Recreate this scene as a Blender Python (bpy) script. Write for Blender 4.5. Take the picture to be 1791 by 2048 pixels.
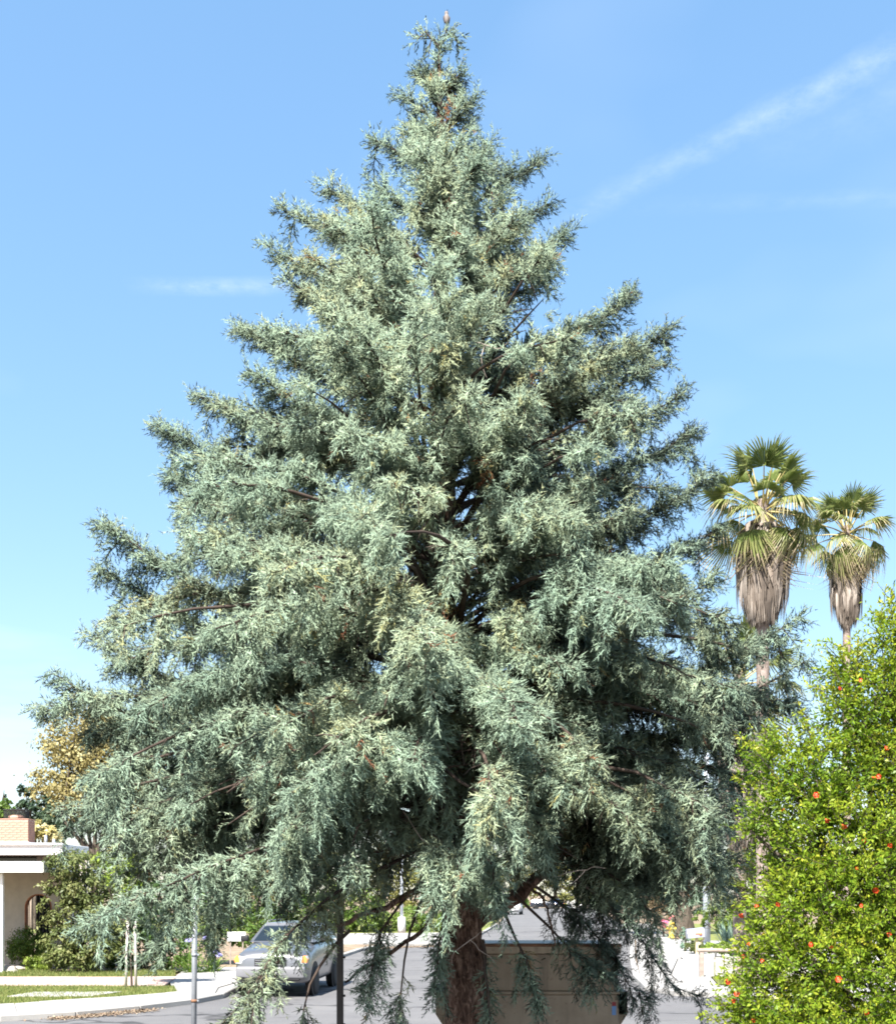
import bpy, bmesh, math, random
import numpy as np
from mathutils import Vector, Matrix, noise as mnoise

# ------------------------------------------------------------------ clear
for o in list(bpy.data.objects):
    bpy.data.objects.remove(o)
scene = bpy.context.scene
COL = scene.collection
rad = math.radians
rng = np.random.default_rng(7)
random.seed(7)

# ------------------------------------------------------------------ camera
F = 2300.0           # focal length in photo pixels (photo 1791 x 2048)
HZ = 1790.0          # horizon row
H = 2.4              # eye height
CX = 895.5
cam_d = bpy.data.cameras.new("camera")
cam = bpy.data.objects.new("camera", cam_d)
COL.objects.link(cam)
cam.location = (0, 0, H)
cam.rotation_euler = (rad(90), 0, 0)
cam_d.sensor_fit = 'VERTICAL'
cam_d.sensor_height = 24.0
cam_d.lens = F / 2048.0 * 24.0
cam_d.shift_y = (HZ - 1024.0) / 2048.0
cam_d.clip_start = 0.1
cam_d.clip_end = 6000
scene.camera = cam

# ------------------------------------------------------------------ sky, sun, exposure
SUN_AZ = math.atan2(-0.36, -0.93)    # compass angle from +Y towards +X
SUN_EL = rad(50)
world = bpy.data.worlds.new("World")
scene.world = world
world.use_nodes = True
wt = world.node_tree
wt.nodes.clear()
def wn(t, **k):
    n = wt.nodes.new(t)
    for a, b in k.items():
        setattr(n, a, b)
    return n
sky = wn('ShaderNodeTexSky', sky_type='NISHITA')
sky.sun_disc = False
sky.sun_elevation = SUN_EL
sky.sun_rotation = SUN_AZ % (2 * math.pi)
sky.altitude = 20
sky.air_density = 1.0
sky.dust_density = 0.8
sky.ozone_density = 1.0
bg = wn('ShaderNodeBackground')
bg.inputs['Strength'].default_value = 0.15
wout = wn('ShaderNodeOutputWorld')
# thin contrails in a flat cloud layer: the view ray is carried up to a layer of unit height
tc = wn('ShaderNodeTexCoord')
sep = wn('ShaderNodeSeparateXYZ')
wt.links.new(tc.outputs['Generated'], sep.inputs[0])
def wm(op, a, b=None, clamp=False):
    n = wn('ShaderNodeMath', operation=op)
    n.use_clamp = clamp
    for i, v in enumerate((a, b)):
        if v is None:
            continue
        if isinstance(v, (int, float)):
            n.inputs[i].default_value = v
        else:
            wt.links.new(v, n.inputs[i])
    return n.outputs[0]
dz = wm('MAXIMUM', sep.outputs['Z'], 0.02)
u = wm('DIVIDE', sep.outputs['X'], dz)
v = wm('DIVIDE', sep.outputs['Y'], dz)
comb = wn('ShaderNodeCombineXYZ')
wt.links.new(u, comb.inputs[0]); wt.links.new(v, comb.inputs[1])
def layer_pt(x, y):
    d = (x - CX, F, HZ - y)
    return np.array([d[0] / d[2], d[1] / d[2]])
def wnoise(scale, detail, rough):
    n = wn('ShaderNodeTexNoise')
    n.inputs['Scale'].default_value = scale
    n.inputs['Detail'].default_value = detail
    n.inputs['Roughness'].default_value = rough
    wt.links.new(comb.outputs[0], n.inputs['Vector'])
    return n.outputs['Fac']
n_big, n_fine = wnoise(5.5, 6, .66), wnoise(20, 6, .68)
def contrail(p0, p1, width, amount, puff, start=None, end=None, soft=.6):
    a, b = layer_pt(*p0), layer_pt(*p1)
    d = (b - a) / np.linalg.norm(b - a)
    nrm = np.array([-d[1], d[0]])
    dist = wm('ADD', wm('ADD', wm('MULTIPLY', u, float(nrm[0])), wm('MULTIPLY', v, float(nrm[1]))), float(-(a @ nrm)))
    along = wm('ADD', wm('ADD', wm('MULTIPLY', u, float(d[0])), wm('MULTIPLY', v, float(d[1]))), float(-(a @ d)))
    wob = wm('MULTIPLY', wm('SUBTRACT', n_big, .5), puff)
    dist = wm('ABSOLUTE', wm('ADD', dist, wob))
    band = wm('SUBTRACT', 1.0, wm('DIVIDE', dist, width), clamp=True)
    band = wm('MULTIPLY', band, wm('ADD', wm('MULTIPLY', n_fine, 2.6), -.75, clamp=True))
    if start is not None:
        band = wm('MULTIPLY', band, wm('DIVIDE', wm('SUBTRACT', along, start), soft, clamp=True))
    if end is not None:
        band = wm('MULTIPLY', band, wm('DIVIDE', wm('SUBTRACT', end, along), soft, clamp=True))
    return wm('MULTIPLY', band, amount)
L1 = np.linalg.norm(layer_pt(1140, 440) - layer_pt(1760, 130))
t1 = contrail((1140, 436), (1760, 118), .038, .19, .07, start=-.25)
t1b = contrail((1330, 380), (1791, 190), .09, .14, .12, start=.05)
t2 = contrail((1260, 414), (1791, 394), .030, .10, .02, start=-.1)
t3 = contrail((270, 572), (560, 573), .035, .20, .015, start=-.02, end=.62, soft=.12)
wisp = wm('MULTIPLY', wm('SUBTRACT', wnoise(.55, 4, .55), .52, clamp=True), .9, clamp=True)
cl = wm('ADD', wm('ADD', wm('ADD', t1, t1b), wm('ADD', t2, t3)), wisp, clamp=True)
mixc = wn('ShaderNodeMix', data_type='RGBA')
wt.links.new(cl, mixc.inputs[0])
gam = wn('ShaderNodeGamma'); gam.inputs['Gamma'].default_value = 0.5
wt.links.new(sky.outputs[0], gam.inputs['Color'])
hsv = wn('ShaderNodeHueSaturation'); hsv.inputs['Saturation'].default_value = 1.72; hsv.inputs['Value'].default_value = 1.18
wt.links.new(gam.outputs[0], hsv.inputs['Color'])
wt.links.new(hsv.outputs[0], mixc.inputs[6])
mixc.inputs[7].default_value = (3.0, 3.2, 3.6, 1)
wt.links.new(mixc.outputs[2], bg.inputs['Color'])
wt.links.new(bg.outputs[0], wout.inputs['Surface'])

sun_d = bpy.data.lights.new("sun", 'SUN')
sun_d.energy = 5.0
sun_d.angle = rad(0.53)
sun_d.color = (1.0, .955, .88)
sun = bpy.data.objects.new("sun", sun_d)
COL.objects.link(sun)
sdir = Vector((math.sin(SUN_AZ) * math.cos(SUN_EL), math.cos(SUN_AZ) * math.cos(SUN_EL), math.sin(SUN_EL)))
sun.rotation_euler = sdir.to_track_quat('Z', 'Y').to_euler()
sun.location = sdir * 60

vs = scene.view_settings
vs.view_transform = 'Standard'
vs.look = 'None'
vs.exposure = 1.75
vs.gamma = 1.0
vs.use_curve_mapping = False
scene.cycles.max_bounces = 8
scene.cycles.diffuse_bounces = 4
scene.cycles.transmission_bounces = 6
scene.cycles.transparent_max_bounces = 8
scene.cycles.caustics_reflective = False
scene.cycles.caustics_refractive = False
scene.cycles.use_denoising = True
scene.cycles.filter_width = 1.8

# ------------------------------------------------------------------ helpers
def W(x, y, Y):
    "photo pixel + distance -> world point"
    return Vector(((x - CX) * Y / F, Y, H + (HZ - y) * Y / F))
def G(x, y, z=0.0):
    "photo pixel on the ground -> world point"
    Y = H * F / (y - HZ)
    return Vector(((x - CX) * Y / F, Y, z))

def tag(o, label=None, cat=None, group=None, kind=None):
    if label: o['label'] = label
    if cat: o['category'] = cat
    if group: o['group'] = group
    if kind: o['kind'] = kind
    return o
def empty(name, loc=(0, 0, 0), rz=0.0, label=None, cat=None, group=None):
    o = bpy.data.objects.new(name, None)
    COL.objects.link(o)
    o.location = loc
    o.rotation_euler = (0, 0, rz)
    o.empty_display_size = .2
    return tag(o, label, cat, group)
def link(name, me, parent=None, loc=None, rot=None, scale=None):
    o = bpy.data.objects.new(name, me)
    COL.objects.link(o)
    if parent is not None: o.parent = parent
    if loc is not None: o.location = loc
    if rot is not None: o.rotation_euler = rot
    if scale is not None: o.scale = scale
    return o
def smooth(me, on=True):
    me.polygons.foreach_set('use_smooth', np.full(len(me.polygons), on))
def np_mesh(name, verts, faces, mat, tint=None, smooth_on=False, facing=None):
    "verts (N,3), faces (M,k) all k-gons"
    me = bpy.data.meshes.new(name)
    verts = np.ascontiguousarray(verts, dtype=np.float32)
    faces = np.ascontiguousarray(faces, dtype=np.int32)
    m, k = faces.shape
    me.vertices.add(len(verts)); me.vertices.foreach_set('co', verts.ravel())
    me.loops.add(m * k); me.loops.foreach_set('vertex_index', faces.ravel())
    me.polygons.add(m)
    me.polygons.foreach_set('loop_start', np.arange(0, m * k, k, dtype=np.int32))
    me.polygons.foreach_set('loop_total', np.full(m, k, dtype=np.int32))
    me.update(calc_edges=True)
    if tint is not None:
        a = me.attributes.new('tint', 'FLOAT', 'FACE')
        a.data.foreach_set('value', np.ascontiguousarray(tint, dtype=np.float32))
    if facing is not None:
        a = me.attributes.new('facing', 'FLOAT_VECTOR', 'FACE')
        a.data.foreach_set('vector', np.ascontiguousarray(facing, dtype=np.float32).ravel())
    me.materials.append(mat)
    if smooth_on: smooth(me)
    return me

class MB:
    "collects simple solids, builds ONE mesh"
    def __init__(s): s.bm = bmesh.new()
    def box(s, lo, hi, bevel=0.0, rot=None, seg=1):
        c = [(a + b) / 2 for a, b in zip(lo, hi)]
        d = [abs(b - a) for a, b in zip(lo, hi)]
        mat = Matrix.Translation(c) @ (rot.to_4x4() if rot else Matrix.Identity(4)) @ Matrix.Diagonal((*d, 1))
        r = bmesh.ops.create_cube(s.bm, size=1, matrix=mat)
        if bevel > 0:
            es = list({e for v_ in r['verts'] for e in v_.link_edges})
            bmesh.ops.bevel(s.bm, geom=es, offset=bevel, segments=seg, affect='EDGES', profile=.5)
        return s
    def tube(s, pts, radii, n=8, cap=True):
        pts = [Vector(p) for p in pts]
        rings = []
        for i, p in enumerate(pts):
            d = (pts[min(i + 1, len(pts) - 1)] - pts[max(i - 1, 0)]).normalized()
            a = Vector((0, 0, 1)) if abs(d.z) < .9 else Vector((1, 0, 0))
            x = d.cross(a).normalized(); y = d.cross(x).normalized()
            r = radii[i] if hasattr(radii, '__len__') else radii
            rings.append([s.bm.verts.new(p + (x * math.cos(t) + y * math.sin(t)) * r) for t in [2 * math.pi * k / n for k in range(n)]])
        for a, b in zip(rings, rings[1:]):
            for k in range(n):
                s.bm.faces.new((a[k], a[(k + 1) % n], b[(k + 1) % n], b[k]))
        if cap:
            s.bm.faces.new(rings[0][::-1]); s.bm.faces.new(rings[-1])
        return s
    def lathe(s, prof, n=16, c=(0, 0, 0), axis='Z'):
        rings = []
        for r, z in prof:
            ring = []
            for k in range(n):
                t = 2 * math.pi * k / n
                p = (r * math.cos(t), r * math.sin(t), z)
                if axis == 'X': p = (p[2], p[0], p[1])
                if axis == 'Y': p = (p[0], p[2], p[1])
                ring.append(s.bm.verts.new((p[0] + c[0], p[1] + c[1], p[2] + c[2])))
            rings.append(ring)
        for a, b in zip(rings, rings[1:]):
            for k in range(n):
                s.bm.faces.new((a[k], a[(k + 1) % n], b[(k + 1) % n], b[k]))
        if prof[0][0] > 1e-4: s.bm.faces.new(rings[0][::-1])
        if prof[-1][0] > 1e-4: s.bm.faces.new(rings[-1])
        return s
    def prism(s, poly, axis, a, b, bevel=0.0):
        "poly of 2-D points extruded along axis from a to b"
        def mk(p, w):
            return {'X': (w, p[0], p[1]), 'Y': (p[0], w, p[1]), 'Z': (p[0], p[1], w)}[axis]
        A = [s.bm.verts.new(mk(p, a)) for p in poly]; B = [s.bm.verts.new(mk(p, b)) for p in poly]
        n = len(poly)
        fs = [s.bm.faces.new(A[::-1]), s.bm.faces.new(B)]
        fs += [s.bm.faces.new((A[i], A[(i + 1) % n], B[(i + 1) % n], B[i])) for i in range(n)]
        if bevel:
            es = list({e for f in fs for e in f.edges})
            bmesh.ops.bevel(s.bm, geom=es, offset=bevel, segments=1, affect='EDGES')
        return s
    def poly(s, pts):
        s.bm.faces.new([s.bm.verts.new(p) for p in pts]); return s
    def mesh(s, name, mat, sm=False):
        bmesh.ops.recalc_face_normals(s.bm, faces=s.bm.faces)
        me = bpy.data.meshes.new(name)
        s.bm.to_mesh(me); s.bm.free()
        me.materials.append(mat)
        if sm: smooth(me)
        return me
    def build(s, name, mat, parent=None, sm=False, loc=None, rot=None):
        return link(name, s.mesh(name, mat, sm), parent, loc, rot)

# ------------------------------------------------------------------ materials
def new_mat(name):
    m = bpy.data.materials.new(name)
    m.use_nodes = True
    nt = m.node_tree
    b = nt.nodes['Principled BSDF']
    return m, nt, b
def node(nt, t, **k):
    n = nt.nodes.new(t)
    for a, b in k.items(): setattr(n, a, b)
    return n
def ramp(nt, stops, fac):
    r = node(nt, 'ShaderNodeValToRGB')
    el = r.color_ramp.elements
    while len(el) < len(stops): el.new(.5)
    for e, (p, c) in zip(el, stops):
        e.position = p; e.color = (*c, 1)
    nt.links.new(fac, r.inputs[0])
    return r.outputs[0]
def nz(nt, scale, detail=4, rough=.55, vec=None, dist=0.0):
    n = node(nt, 'ShaderNodeTexNoise')
    n.inputs['Scale'].default_value = scale; n.inputs['Detail'].default_value = detail
    n.inputs['Roughness'].default_value = rough; n.inputs['Distortion'].default_value = dist
    if vec is not None: nt.links.new(vec, n.inputs['Vector'])
    return n.outputs['Fac']
def coords(nt, scale=(1, 1, 1), world_space=False):
    mp = node(nt, 'ShaderNodeMapping')
    mp.inputs['Scale'].default_value = scale
    if world_space:
        g = node(nt, 'ShaderNodeNewGeometry'); nt.links.new(g.outputs['Position'], mp.inputs[0])
    else:
        t = node(nt, 'ShaderNodeTexCoord'); nt.links.new(t.outputs['Object'], mp.inputs[0])
    return mp.outputs[0]
def bump(nt, b, h, strength=.4, dist=.02):
    bn = node(nt, 'ShaderNodeBump')
    bn.inputs['Strength'].default_value = strength; bn.inputs['Distance'].default_value = dist
    nt.links.new(h, bn.inputs['Height']); nt.links.new(bn.outputs[0], b.inputs['Normal'])
def simple(name, c, rough=.6, metal=0.0, var=.12, scale=6.0, spec=.5, bumpy=0.0, coat=0.0, world_space=False):
    "colour with mottled variation and wear"
    m, nt, b = new_mat(name)
    v_ = coords(nt, world_space=world_space)
    f = nz(nt, scale, 6, .6, v_)
    lo = tuple(max(0, x * (1 - var)) for x in c); hi = tuple(min(1, x * (1 + var)) for x in c)
    nt.links.new(ramp(nt, [(.3, lo), (.7, hi)], f), b.inputs['Base Color'])
    b.inputs['Roughness'].default_value = rough
    b.inputs['Metallic'].default_value = metal
    b.inputs['Specular IOR Level'].default_value = spec
    b.inputs['Coat Weight'].default_value = coat
    if bumpy: bump(nt, b, nz(nt, scale * 6, 4, .6, v_), bumpy, .01)
    return m
def leafy(name, stops, rough=.5, trans=.3, spec=.3, soft=False):
    "foliage: colour from the per-face tint, light let through"
    m, nt, b = new_mat(name)
    at = node(nt, 'ShaderNodeAttribute', attribute_name='tint')
    c = ramp(nt, stops, at.outputs['Fac'])
    nt.links.new(c, b.inputs['Base Color'])
    b.inputs['Roughness'].default_value = rough
    b.inputs['Specular IOR Level'].default_value = spec
    tr = node(nt, 'ShaderNodeBsdfTranslucent')
    nt.links.new(c, tr.inputs['Color'])
    if soft:
        # twiglets far below a pixel: shade each spray with the facing of its plume
        sn = node(nt, 'ShaderNodeAttribute', attribute_name='facing')
        nt.links.new(sn.outputs['Vector'], b.inputs['Normal'])
    mx = node(nt, 'ShaderNodeMixShader'); mx.inputs[0].default_value = trans
    nt.links.new(b.outputs[0], mx.inputs[1]); nt.links.new(tr.outputs[0], mx.inputs[2])
    nt.links.new(mx.outputs[0], nt.nodes['Material Output'].inputs['Surface'])
    return m

M = {}
M['cypress'] = leafy('cypress_foliage', [(0, (.222, .310, .238)), (.35, (.284, .362, .258)), (.62, (.315, .348, .210)), (.82, (.31, .295, .12)), (.95, (.26, .125, .06)), (1, (.17, .07, .04))], .7, .20, .12, True)
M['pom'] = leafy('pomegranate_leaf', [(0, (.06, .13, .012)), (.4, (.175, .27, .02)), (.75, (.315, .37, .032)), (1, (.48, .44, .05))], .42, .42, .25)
def bark_mat(name, dark, mid, light, sc=1.0):
    m, nt, b = new_mat(name)
    v_ = coords(nt, (10 * sc, 10 * sc, 4.2 * sc))
    f1 = nz(nt, 1.7, 9, .7, v_, 1.5)
    v2 = coords(nt, (3 * sc, 3 * sc, 1.2 * sc))
    f2 = nz(nt, 2.0, 3, .5, v2)
    mx = node(nt, 'ShaderNodeMath', operation='MULTIPLY_ADD')
    nt.links.new(f2, mx.inputs[0]); mx.inputs[1].default_value = .5; nt.links.new(f1, mx.inputs[2])
    nt.links.new(ramp(nt, [(.58, dark), (.74, mid), (.95, light)], mx.outputs[0]), b.inputs['Base Color'])
    b.inputs['Roughness'].default_value = .9; b.inputs['Specular IOR Level'].default_value = .15
    bump(nt, b, f1, .9, .03)
    return m
M['bark'] = bark_mat('cypress_bark', (.022, .012, .009), (.105, .062, .046), (.34, .235, .185))
M['twig'] = simple('cypress_twig', (.055, .040, .033), .85, var=.45, scale=5, spec=.2)
M['greybark'] = bark_mat('grey_bark', (.03, .024, .018), (.075, .06, .048), (.15, .125, .10))
M['palmtrunk'] = bark_mat('palm_trunk', (.12, .09, .075), (.24, .19, .165), (.36, .3, .27), 1.4)

# ------------------------------------------------------------------ foliage generators
def frames(d, up_jit, r):
    "orthonormal frames with X along d and Z as near to world up as the jitter allows"
    d = d / np.linalg.norm(d, axis=1, keepdims=True)
    ref = np.tile(np.array([0, 0, 1.0]), (len(d), 1)) + r.normal(0, up_jit, (len(d), 3))
    y = np.cross(ref, d); y /= np.linalg.norm(y, axis=1, keepdims=True) + 1e-9
    z = np.cross(d, y)
    return d, y, z
def spray_template(r, nb=6, sub=1, spread=.78, bl=.56, w=.070, bend=.22):
    "a feathery 3-D spray of scale-leaf twiglets, unit length along +X; triangles only"
    V = []
    def tri(p, d, l, wd):
        d = d / np.linalg.norm(d)
        s = np.cross(d, r.normal(0, 1, 3)); s /= np.linalg.norm(s)
        V.extend([p - s * wd / 2, p + s * wd / 2, p + d * l])
    tri(np.zeros(3), np.array([1, 0, -bend]), 1.0, w * .8)
    psi = r.uniform(0, 6.28)
    for i in range(nb):
        t = .06 + .86 * (i + r.uniform(0, .8)) / nb
        p = np.array([t, 0, -bend * t * t])
        psi += 2.4 + r.normal(0, .4)
        a = spread * r.uniform(.75, 1.2)
        d = np.array([math.cos(a), math.sin(a) * math.cos(psi), math.sin(a) * math.sin(psi) * .8 - bend * .6])
        l = bl * (1 - .5 * t) * r.uniform(.7, 1.2)
        tri(p, d, l, w)
        for k in range(sub):
            q = p + d * l * (.25 + .25 * k + r.uniform(-.06, .06))
            dd = d + r.normal(0, .55, 3) + np.array([.35, 0, -.1])
            tri(q, dd, l * r.uniform(.35, .6), w * .95)
    return np.array(V)
def place(templates, pos, dirs, size, r, up_jit=.5):
    "many copies of templates -> vertices (n_tris*3,3), owner index per tri"
    d, y, z = frames(dirs, up_jit, r)
    which = r.integers(0, len(templates), len(pos))
    out, own = [], []
    for k, T in enumerate(templates):
        ix = np.nonzero(which == k)[0]
        if not len(ix): continue
        v_ = (T[None, :, 0:1] * d[ix, None] + T[None, :, 1:2] * y[ix, None] + T[None, :, 2:3] * z[ix, None]) * size[ix, None, None] + pos[ix, None]
        out.append(v_.reshape(-1, 3)); own.append(np.repeat(ix, len(T) // 3))
    return np.concatenate(out), np.concatenate(own)
def tri_mesh(name, verts, mat, tint, facing=None):
    return np_mesh(name, verts, np.arange(len(verts)).reshape(-1, 3), mat, tint, facing=facing)

def tubes_np(paths, n=4):
    "list of (pts (k,3), radii (k,)) -> quads"
    Vs, Fs, base = [], [], 0
    ang = np.arange(n) * 2 * math.pi / n
    for P, R in paths:
        P = np.asarray(P, float); R = np.asarray(R, float)
        k = len(P)
        d = np.gradient(P, axis=0); d /= np.linalg.norm(d, axis=1, keepdims=True) + 1e-9
        ref = np.array([.31, .22, .92]) if abs(d[:, 2]).mean() < .85 else np.array([1.0, .1, 0])
        x = np.cross(d, ref); x /= np.linalg.norm(x, axis=1, keepdims=True) + 1e-9
        y = np.cross(d, x)
        ring = P[:, None] + (x[:, None] * np.cos(ang)[None, :, None] + y[:, None] * np.sin(ang)[None, :, None]) * R[:, None, None]
        Vs.append(ring.reshape(-1, 3))
        i = np.arange(k - 1)[:, None] * n; j = np.arange(n)[None]
        j2 = (j + 1) % n
        Fs.append(np.stack([i + j, i + j2, i + n + j2, i + n + j], -1).reshape(-1, 4) + base)
        base += k * n
    return np.concatenate(Vs), np.concatenate(Fs)

def leaf_cloud(lobes, n, size, r, aspect=.45, clump=.16, nclump=None, up=.5, shell=.55, fold=.25, tint=(.5, .2), droop=0.0, size_var=.35):
    "leaf-sized rhombs gathered in clumps through ellipsoid lobes -> verts, quads, tint"
    lobes = np.asarray(lobes, float)
    w = (lobes[:, 3] * lobes[:, 4] * lobes[:, 5]) ** (2 / 3)
    w /= w.sum()
    nclump = nclump or max(12, n // 45)
    li = r.choice(len(lobes), nclump, p=w)
    dirs = r.normal(0, 1, (nclump, 3)); dirs /= np.linalg.norm(dirs, axis=1, keepdims=True)
    rr = shell + (1 - shell) * r.random(nclump) ** .6
    cc = lobes[li, :3] + dirs * rr[:, None] * lobes[li, 3:6]
    cr = clump * lobes[li, 3:6].mean(1) * r.uniform(.6, 1.4, nclump)
    ct = np.clip(r.normal(tint[0], tint[1], nclump), 0, 1)
    ci = r.integers(0, nclump, n)
    off = r.normal(0, 1, (n, 3)); off[:, 2] *= .75
    p = cc[ci] + off * cr[ci, None] * .6
    out = off / (np.linalg.norm(off, axis=1, keepdims=True) + 1e-9) + dirs[ci] * .6
    nrm = out + np.array([0, 0, up]) + r.normal(0, .55, (n, 3))
    nrm /= np.linalg.norm(nrm, axis=1, keepdims=True)
    ax = np.cross(nrm, r.normal(0, 1, (n, 3))); ax[:, 2] -= droop
    ax -= nrm * (ax * nrm).sum(1, keepdims=True); ax /= np.linalg.norm(ax, axis=1, keepdims=True) + 1e-9
    sd = np.cross(nrm, ax)
    s = size * r.uniform(1 - size_var, 1 + size_var, n)[:, None]
    a = p; b_ = p + ax * s * .5 + sd * s * aspect * .5 + nrm * s * fold * .3
    c = p + ax * s; d = p + ax * s * .5 - sd * s * aspect * .5 + nrm * s * fold * .3
    V = np.stack([a, b_, c, d], 1).reshape(-1, 3)
    Fq = np.arange(4 * n).reshape(-1, 4)
    t = np.clip(ct[ci] + r.normal(0, .1, n), 0, 1)
    return V, Fq, t

# ------------------------------------------------------------------ ground, roads, pavements
def sheet(name, pts, z, mat, parent=None, kind='structure'):
    mb = MB(); mb.poly([(p[0], p[1], z) for p in pts])
    o = mb.build(name, mat, parent)
    if kind and parent is None: tag(o, kind=kind)
    return o
def ground_mat(name, stops, sc=1.2, rough=.95, fine=40, bstr=.5):
    m, nt, b = new_mat(name)
    v_ = coords(nt, world_space=True)
    f1 = nz(nt, sc, 6, .65, v_); f2 = nz(nt, fine, 4, .7, v_)
    mx = node(nt, 'ShaderNodeMath', operation='MULTIPLY_ADD')
    nt.links.new(f2, mx.inputs[0]); mx.inputs[1].default_value = .5
    a2 = node(nt, 'ShaderNodeMath', operation='SUBTRACT'); nt.links.new(f1, a2.inputs[0]); a2.inputs[1].default_value = .25
    nt.links.new(a2.outputs[0], mx.inputs[2])
    nt.links.new(ramp(nt, stops, mx.outputs[0]), b.inputs['Base Color'])
    b.inputs['Roughness'].default_value = rough; b.inputs['Specular IOR Level'].default_value = .2
    bump(nt, b, f2, bstr, .02)
    return m
M['earth'] = ground_mat('earth', [(.25, (.12, .085, .055)), (.5, (.22, .165, .115)), (.75, (.32, .26, .19))])
M['asphalt'] = ground_mat('asphalt', [(.2, (.10, .098, .10)), (.5, (.125, .122, .125)), (.8, (.155, .151, .152))], .35, .9, 90, .3)
M['concrete'] = ground_mat('concrete', [(.2, (.23, .222, .21)), (.5, (.30, .29, .277)), (.8, (.37, .358, .343))], .9, .9, 60, .25)
M['pinkpath'] = ground_mat('pink_path', [(.2, (.30, .205, .175)), (.5, (.40, .29, .25)), (.8, (.5, .385, .34))], 1.1, .9, 60, .25)
M['lawn'] = ground_mat('lawn', [(.2, (.095, .115, .03)), (.5, (.155, .175, .05)), (.8, (.25, .235, .095))], 1.4, .95, 50, .8)
M['pale'] = simple('pale_slab', (.34, .325, .30), .85, var=.12, scale=3)

def asphalt_mat():
    m, nt, b = new_mat('asphalt')
    v_ = coords(nt, world_space=True)
    f1 = nz(nt, .28, 5, .6, v_); f2 = nz(nt, 70, 4, .7, v_); f3 = nz(nt, 1.7, 5, .65, v_)
    c1 = ramp(nt, [(.3, (.108, .106, .109)), (.55, (.128, .125, .127)), (.75, (.15, .147, .147))], f1)
    mx = node(nt, 'ShaderNodeMix', data_type='RGBA', blend_type='MULTIPLY'); mx.inputs[0].default_value = 1
    nt.links.new(c1, mx.inputs[6]); nt.links.new(ramp(nt, [(.3, (.74, .74, .74)), (.7, (1.2, 1.2, 1.2))], f2), mx.inputs[7])
    m2 = node(nt, 'ShaderNodeMix', data_type='RGBA', blend_type='MULTIPLY'); m2.inputs[0].default_value = 1
    nt.links.new(mx.outputs[2], m2.inputs[6]); nt.links.new(ramp(nt, [(.28, (.62, .61, .6)), (.42, (1, 1, 1)), (.7, (1.08, 1.07, 1.05))], f3), m2.inputs[7])
    wv = node(nt, 'ShaderNodeMapping'); wv.inputs['Scale'].default_value = (.10, .17, .1)
    g = node(nt, 'ShaderNodeNewGeometry'); ad = node(nt, 'ShaderNodeMix', data_type='VECTOR'); ad.inputs[0].default_value = .06
    nt.links.new(g.outputs['Position'], ad.inputs[4])
    ns = node(nt, 'ShaderNodeTexNoise'); ns.inputs['Scale'].default_value = 1.1; nt.links.new(v_, ns.inputs['Vector'])
    sc_ = node(nt, 'ShaderNodeVectorMath', operation='SCALE'); sc_.inputs['Scale'].default_value = 22; nt.links.new(ns.outputs['Color'], sc_.inputs[0]); nt.links.new(sc_.outputs[0], ad.inputs[5])
    nt.links.new(ad.outputs[1], wv.inputs[0])
    vo = node(nt, 'ShaderNodeTexVoronoi', feature='DISTANCE_TO_EDGE'); vo.inputs['Scale'].default_value = 1.0; nt.links.new(wv.outputs[0], vo.inputs['Vector'])
    m3 = node(nt, 'ShaderNodeMix', data_type='RGBA', blend_type='MULTIPLY'); m3.inputs[0].default_value = 1
    nt.links.new(m2.outputs[2], m3.inputs[6]); nt.links.new(ramp(nt, [(.0, (.42, .42, .43)), (.006, (.5, .5, .5)), (.012, (1, 1, 1))], vo.outputs['Distance']), m3.inputs[7])
    nt.links.new(m3.outputs[2], b.inputs['Base Color'])
    b.inputs['Roughness'].default_value = .88; b.inputs['Specular IOR Level'].default_value = .25
    bump(nt, b, f2, .35, .01)
    return m
M['asphalt'] = asphalt_mat()
sheet('ground', [(-900, -60), (900, -60), (900, 2600), (-900, 2600)], -.004, M['earth'])
left_edge = [(-40, 12.5), (-14, 19.6), (-8.5, 21.8), (-7.3, 22.6), (-6.37, 23.8), (-5.56, 25.3), (-5.2, 26.7), (-5.3, 31), (-4.7, 37), (-4.1, 43), (-3.7, 49), (-3.0, 53.2), (-1.6, 54.2), (-.6, 54.6), (.6, 57), (1.6, 64), (4, 92), (7.0, 138), (10, 178), (14, 215)]
right_edge = [(40, 18), (16, 23.5), (8.6, 26.2), (6.4, 26.8), (5.4, 27.4), (4.95, 29), (5.3, 33), (6.7, 42.5), (9.7, 61), (14, 92), (19, 138), (24, 178), (29, 215)]
sheet('road', [(-40, -20)] + left_edge + right_edge[::-1] + [(40, -20)], 0.0, M['asphalt'])

def kerb(name, line, w, h, mat, side):
    "raised kerb stones along a line"
    root = empty(name); tag(root, kind='structure')
    pts = [Vector((*p, 0)) for p in line]
    dist = 0
    for a, b in zip(pts, pts[1:]):
        d = (b - a); ln = d.length; d.normalize()
        nrm = Vector((-d.y, d.x, 0)) * side
        k = max(1, int(round(ln / 1.8)))
        if a.y > 60: k = max(1, int(ln / 12))
        for i in range(k):
            p = a + d * (ln * i / k + .012); q = a + d * (ln * (i + 1) / k - .0)
            mb = MB()
            mb.prism([(p.x, p.y), (q.x, q.y), (q.x + nrm.x * w, q.y + nrm.y * w), (p.x + nrm.x * w, p.y + nrm.y * w)], 'Z', -.03, h, .02)
            mb.build('kerb_stone', mat, root)
    return root
kerb('left_kerb', left_edge[1:-3], .2, .12, M['concrete'], 1)
kerb('right_kerb', right_edge[1:-3], .2, .12, M['concrete'], -1)

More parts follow.
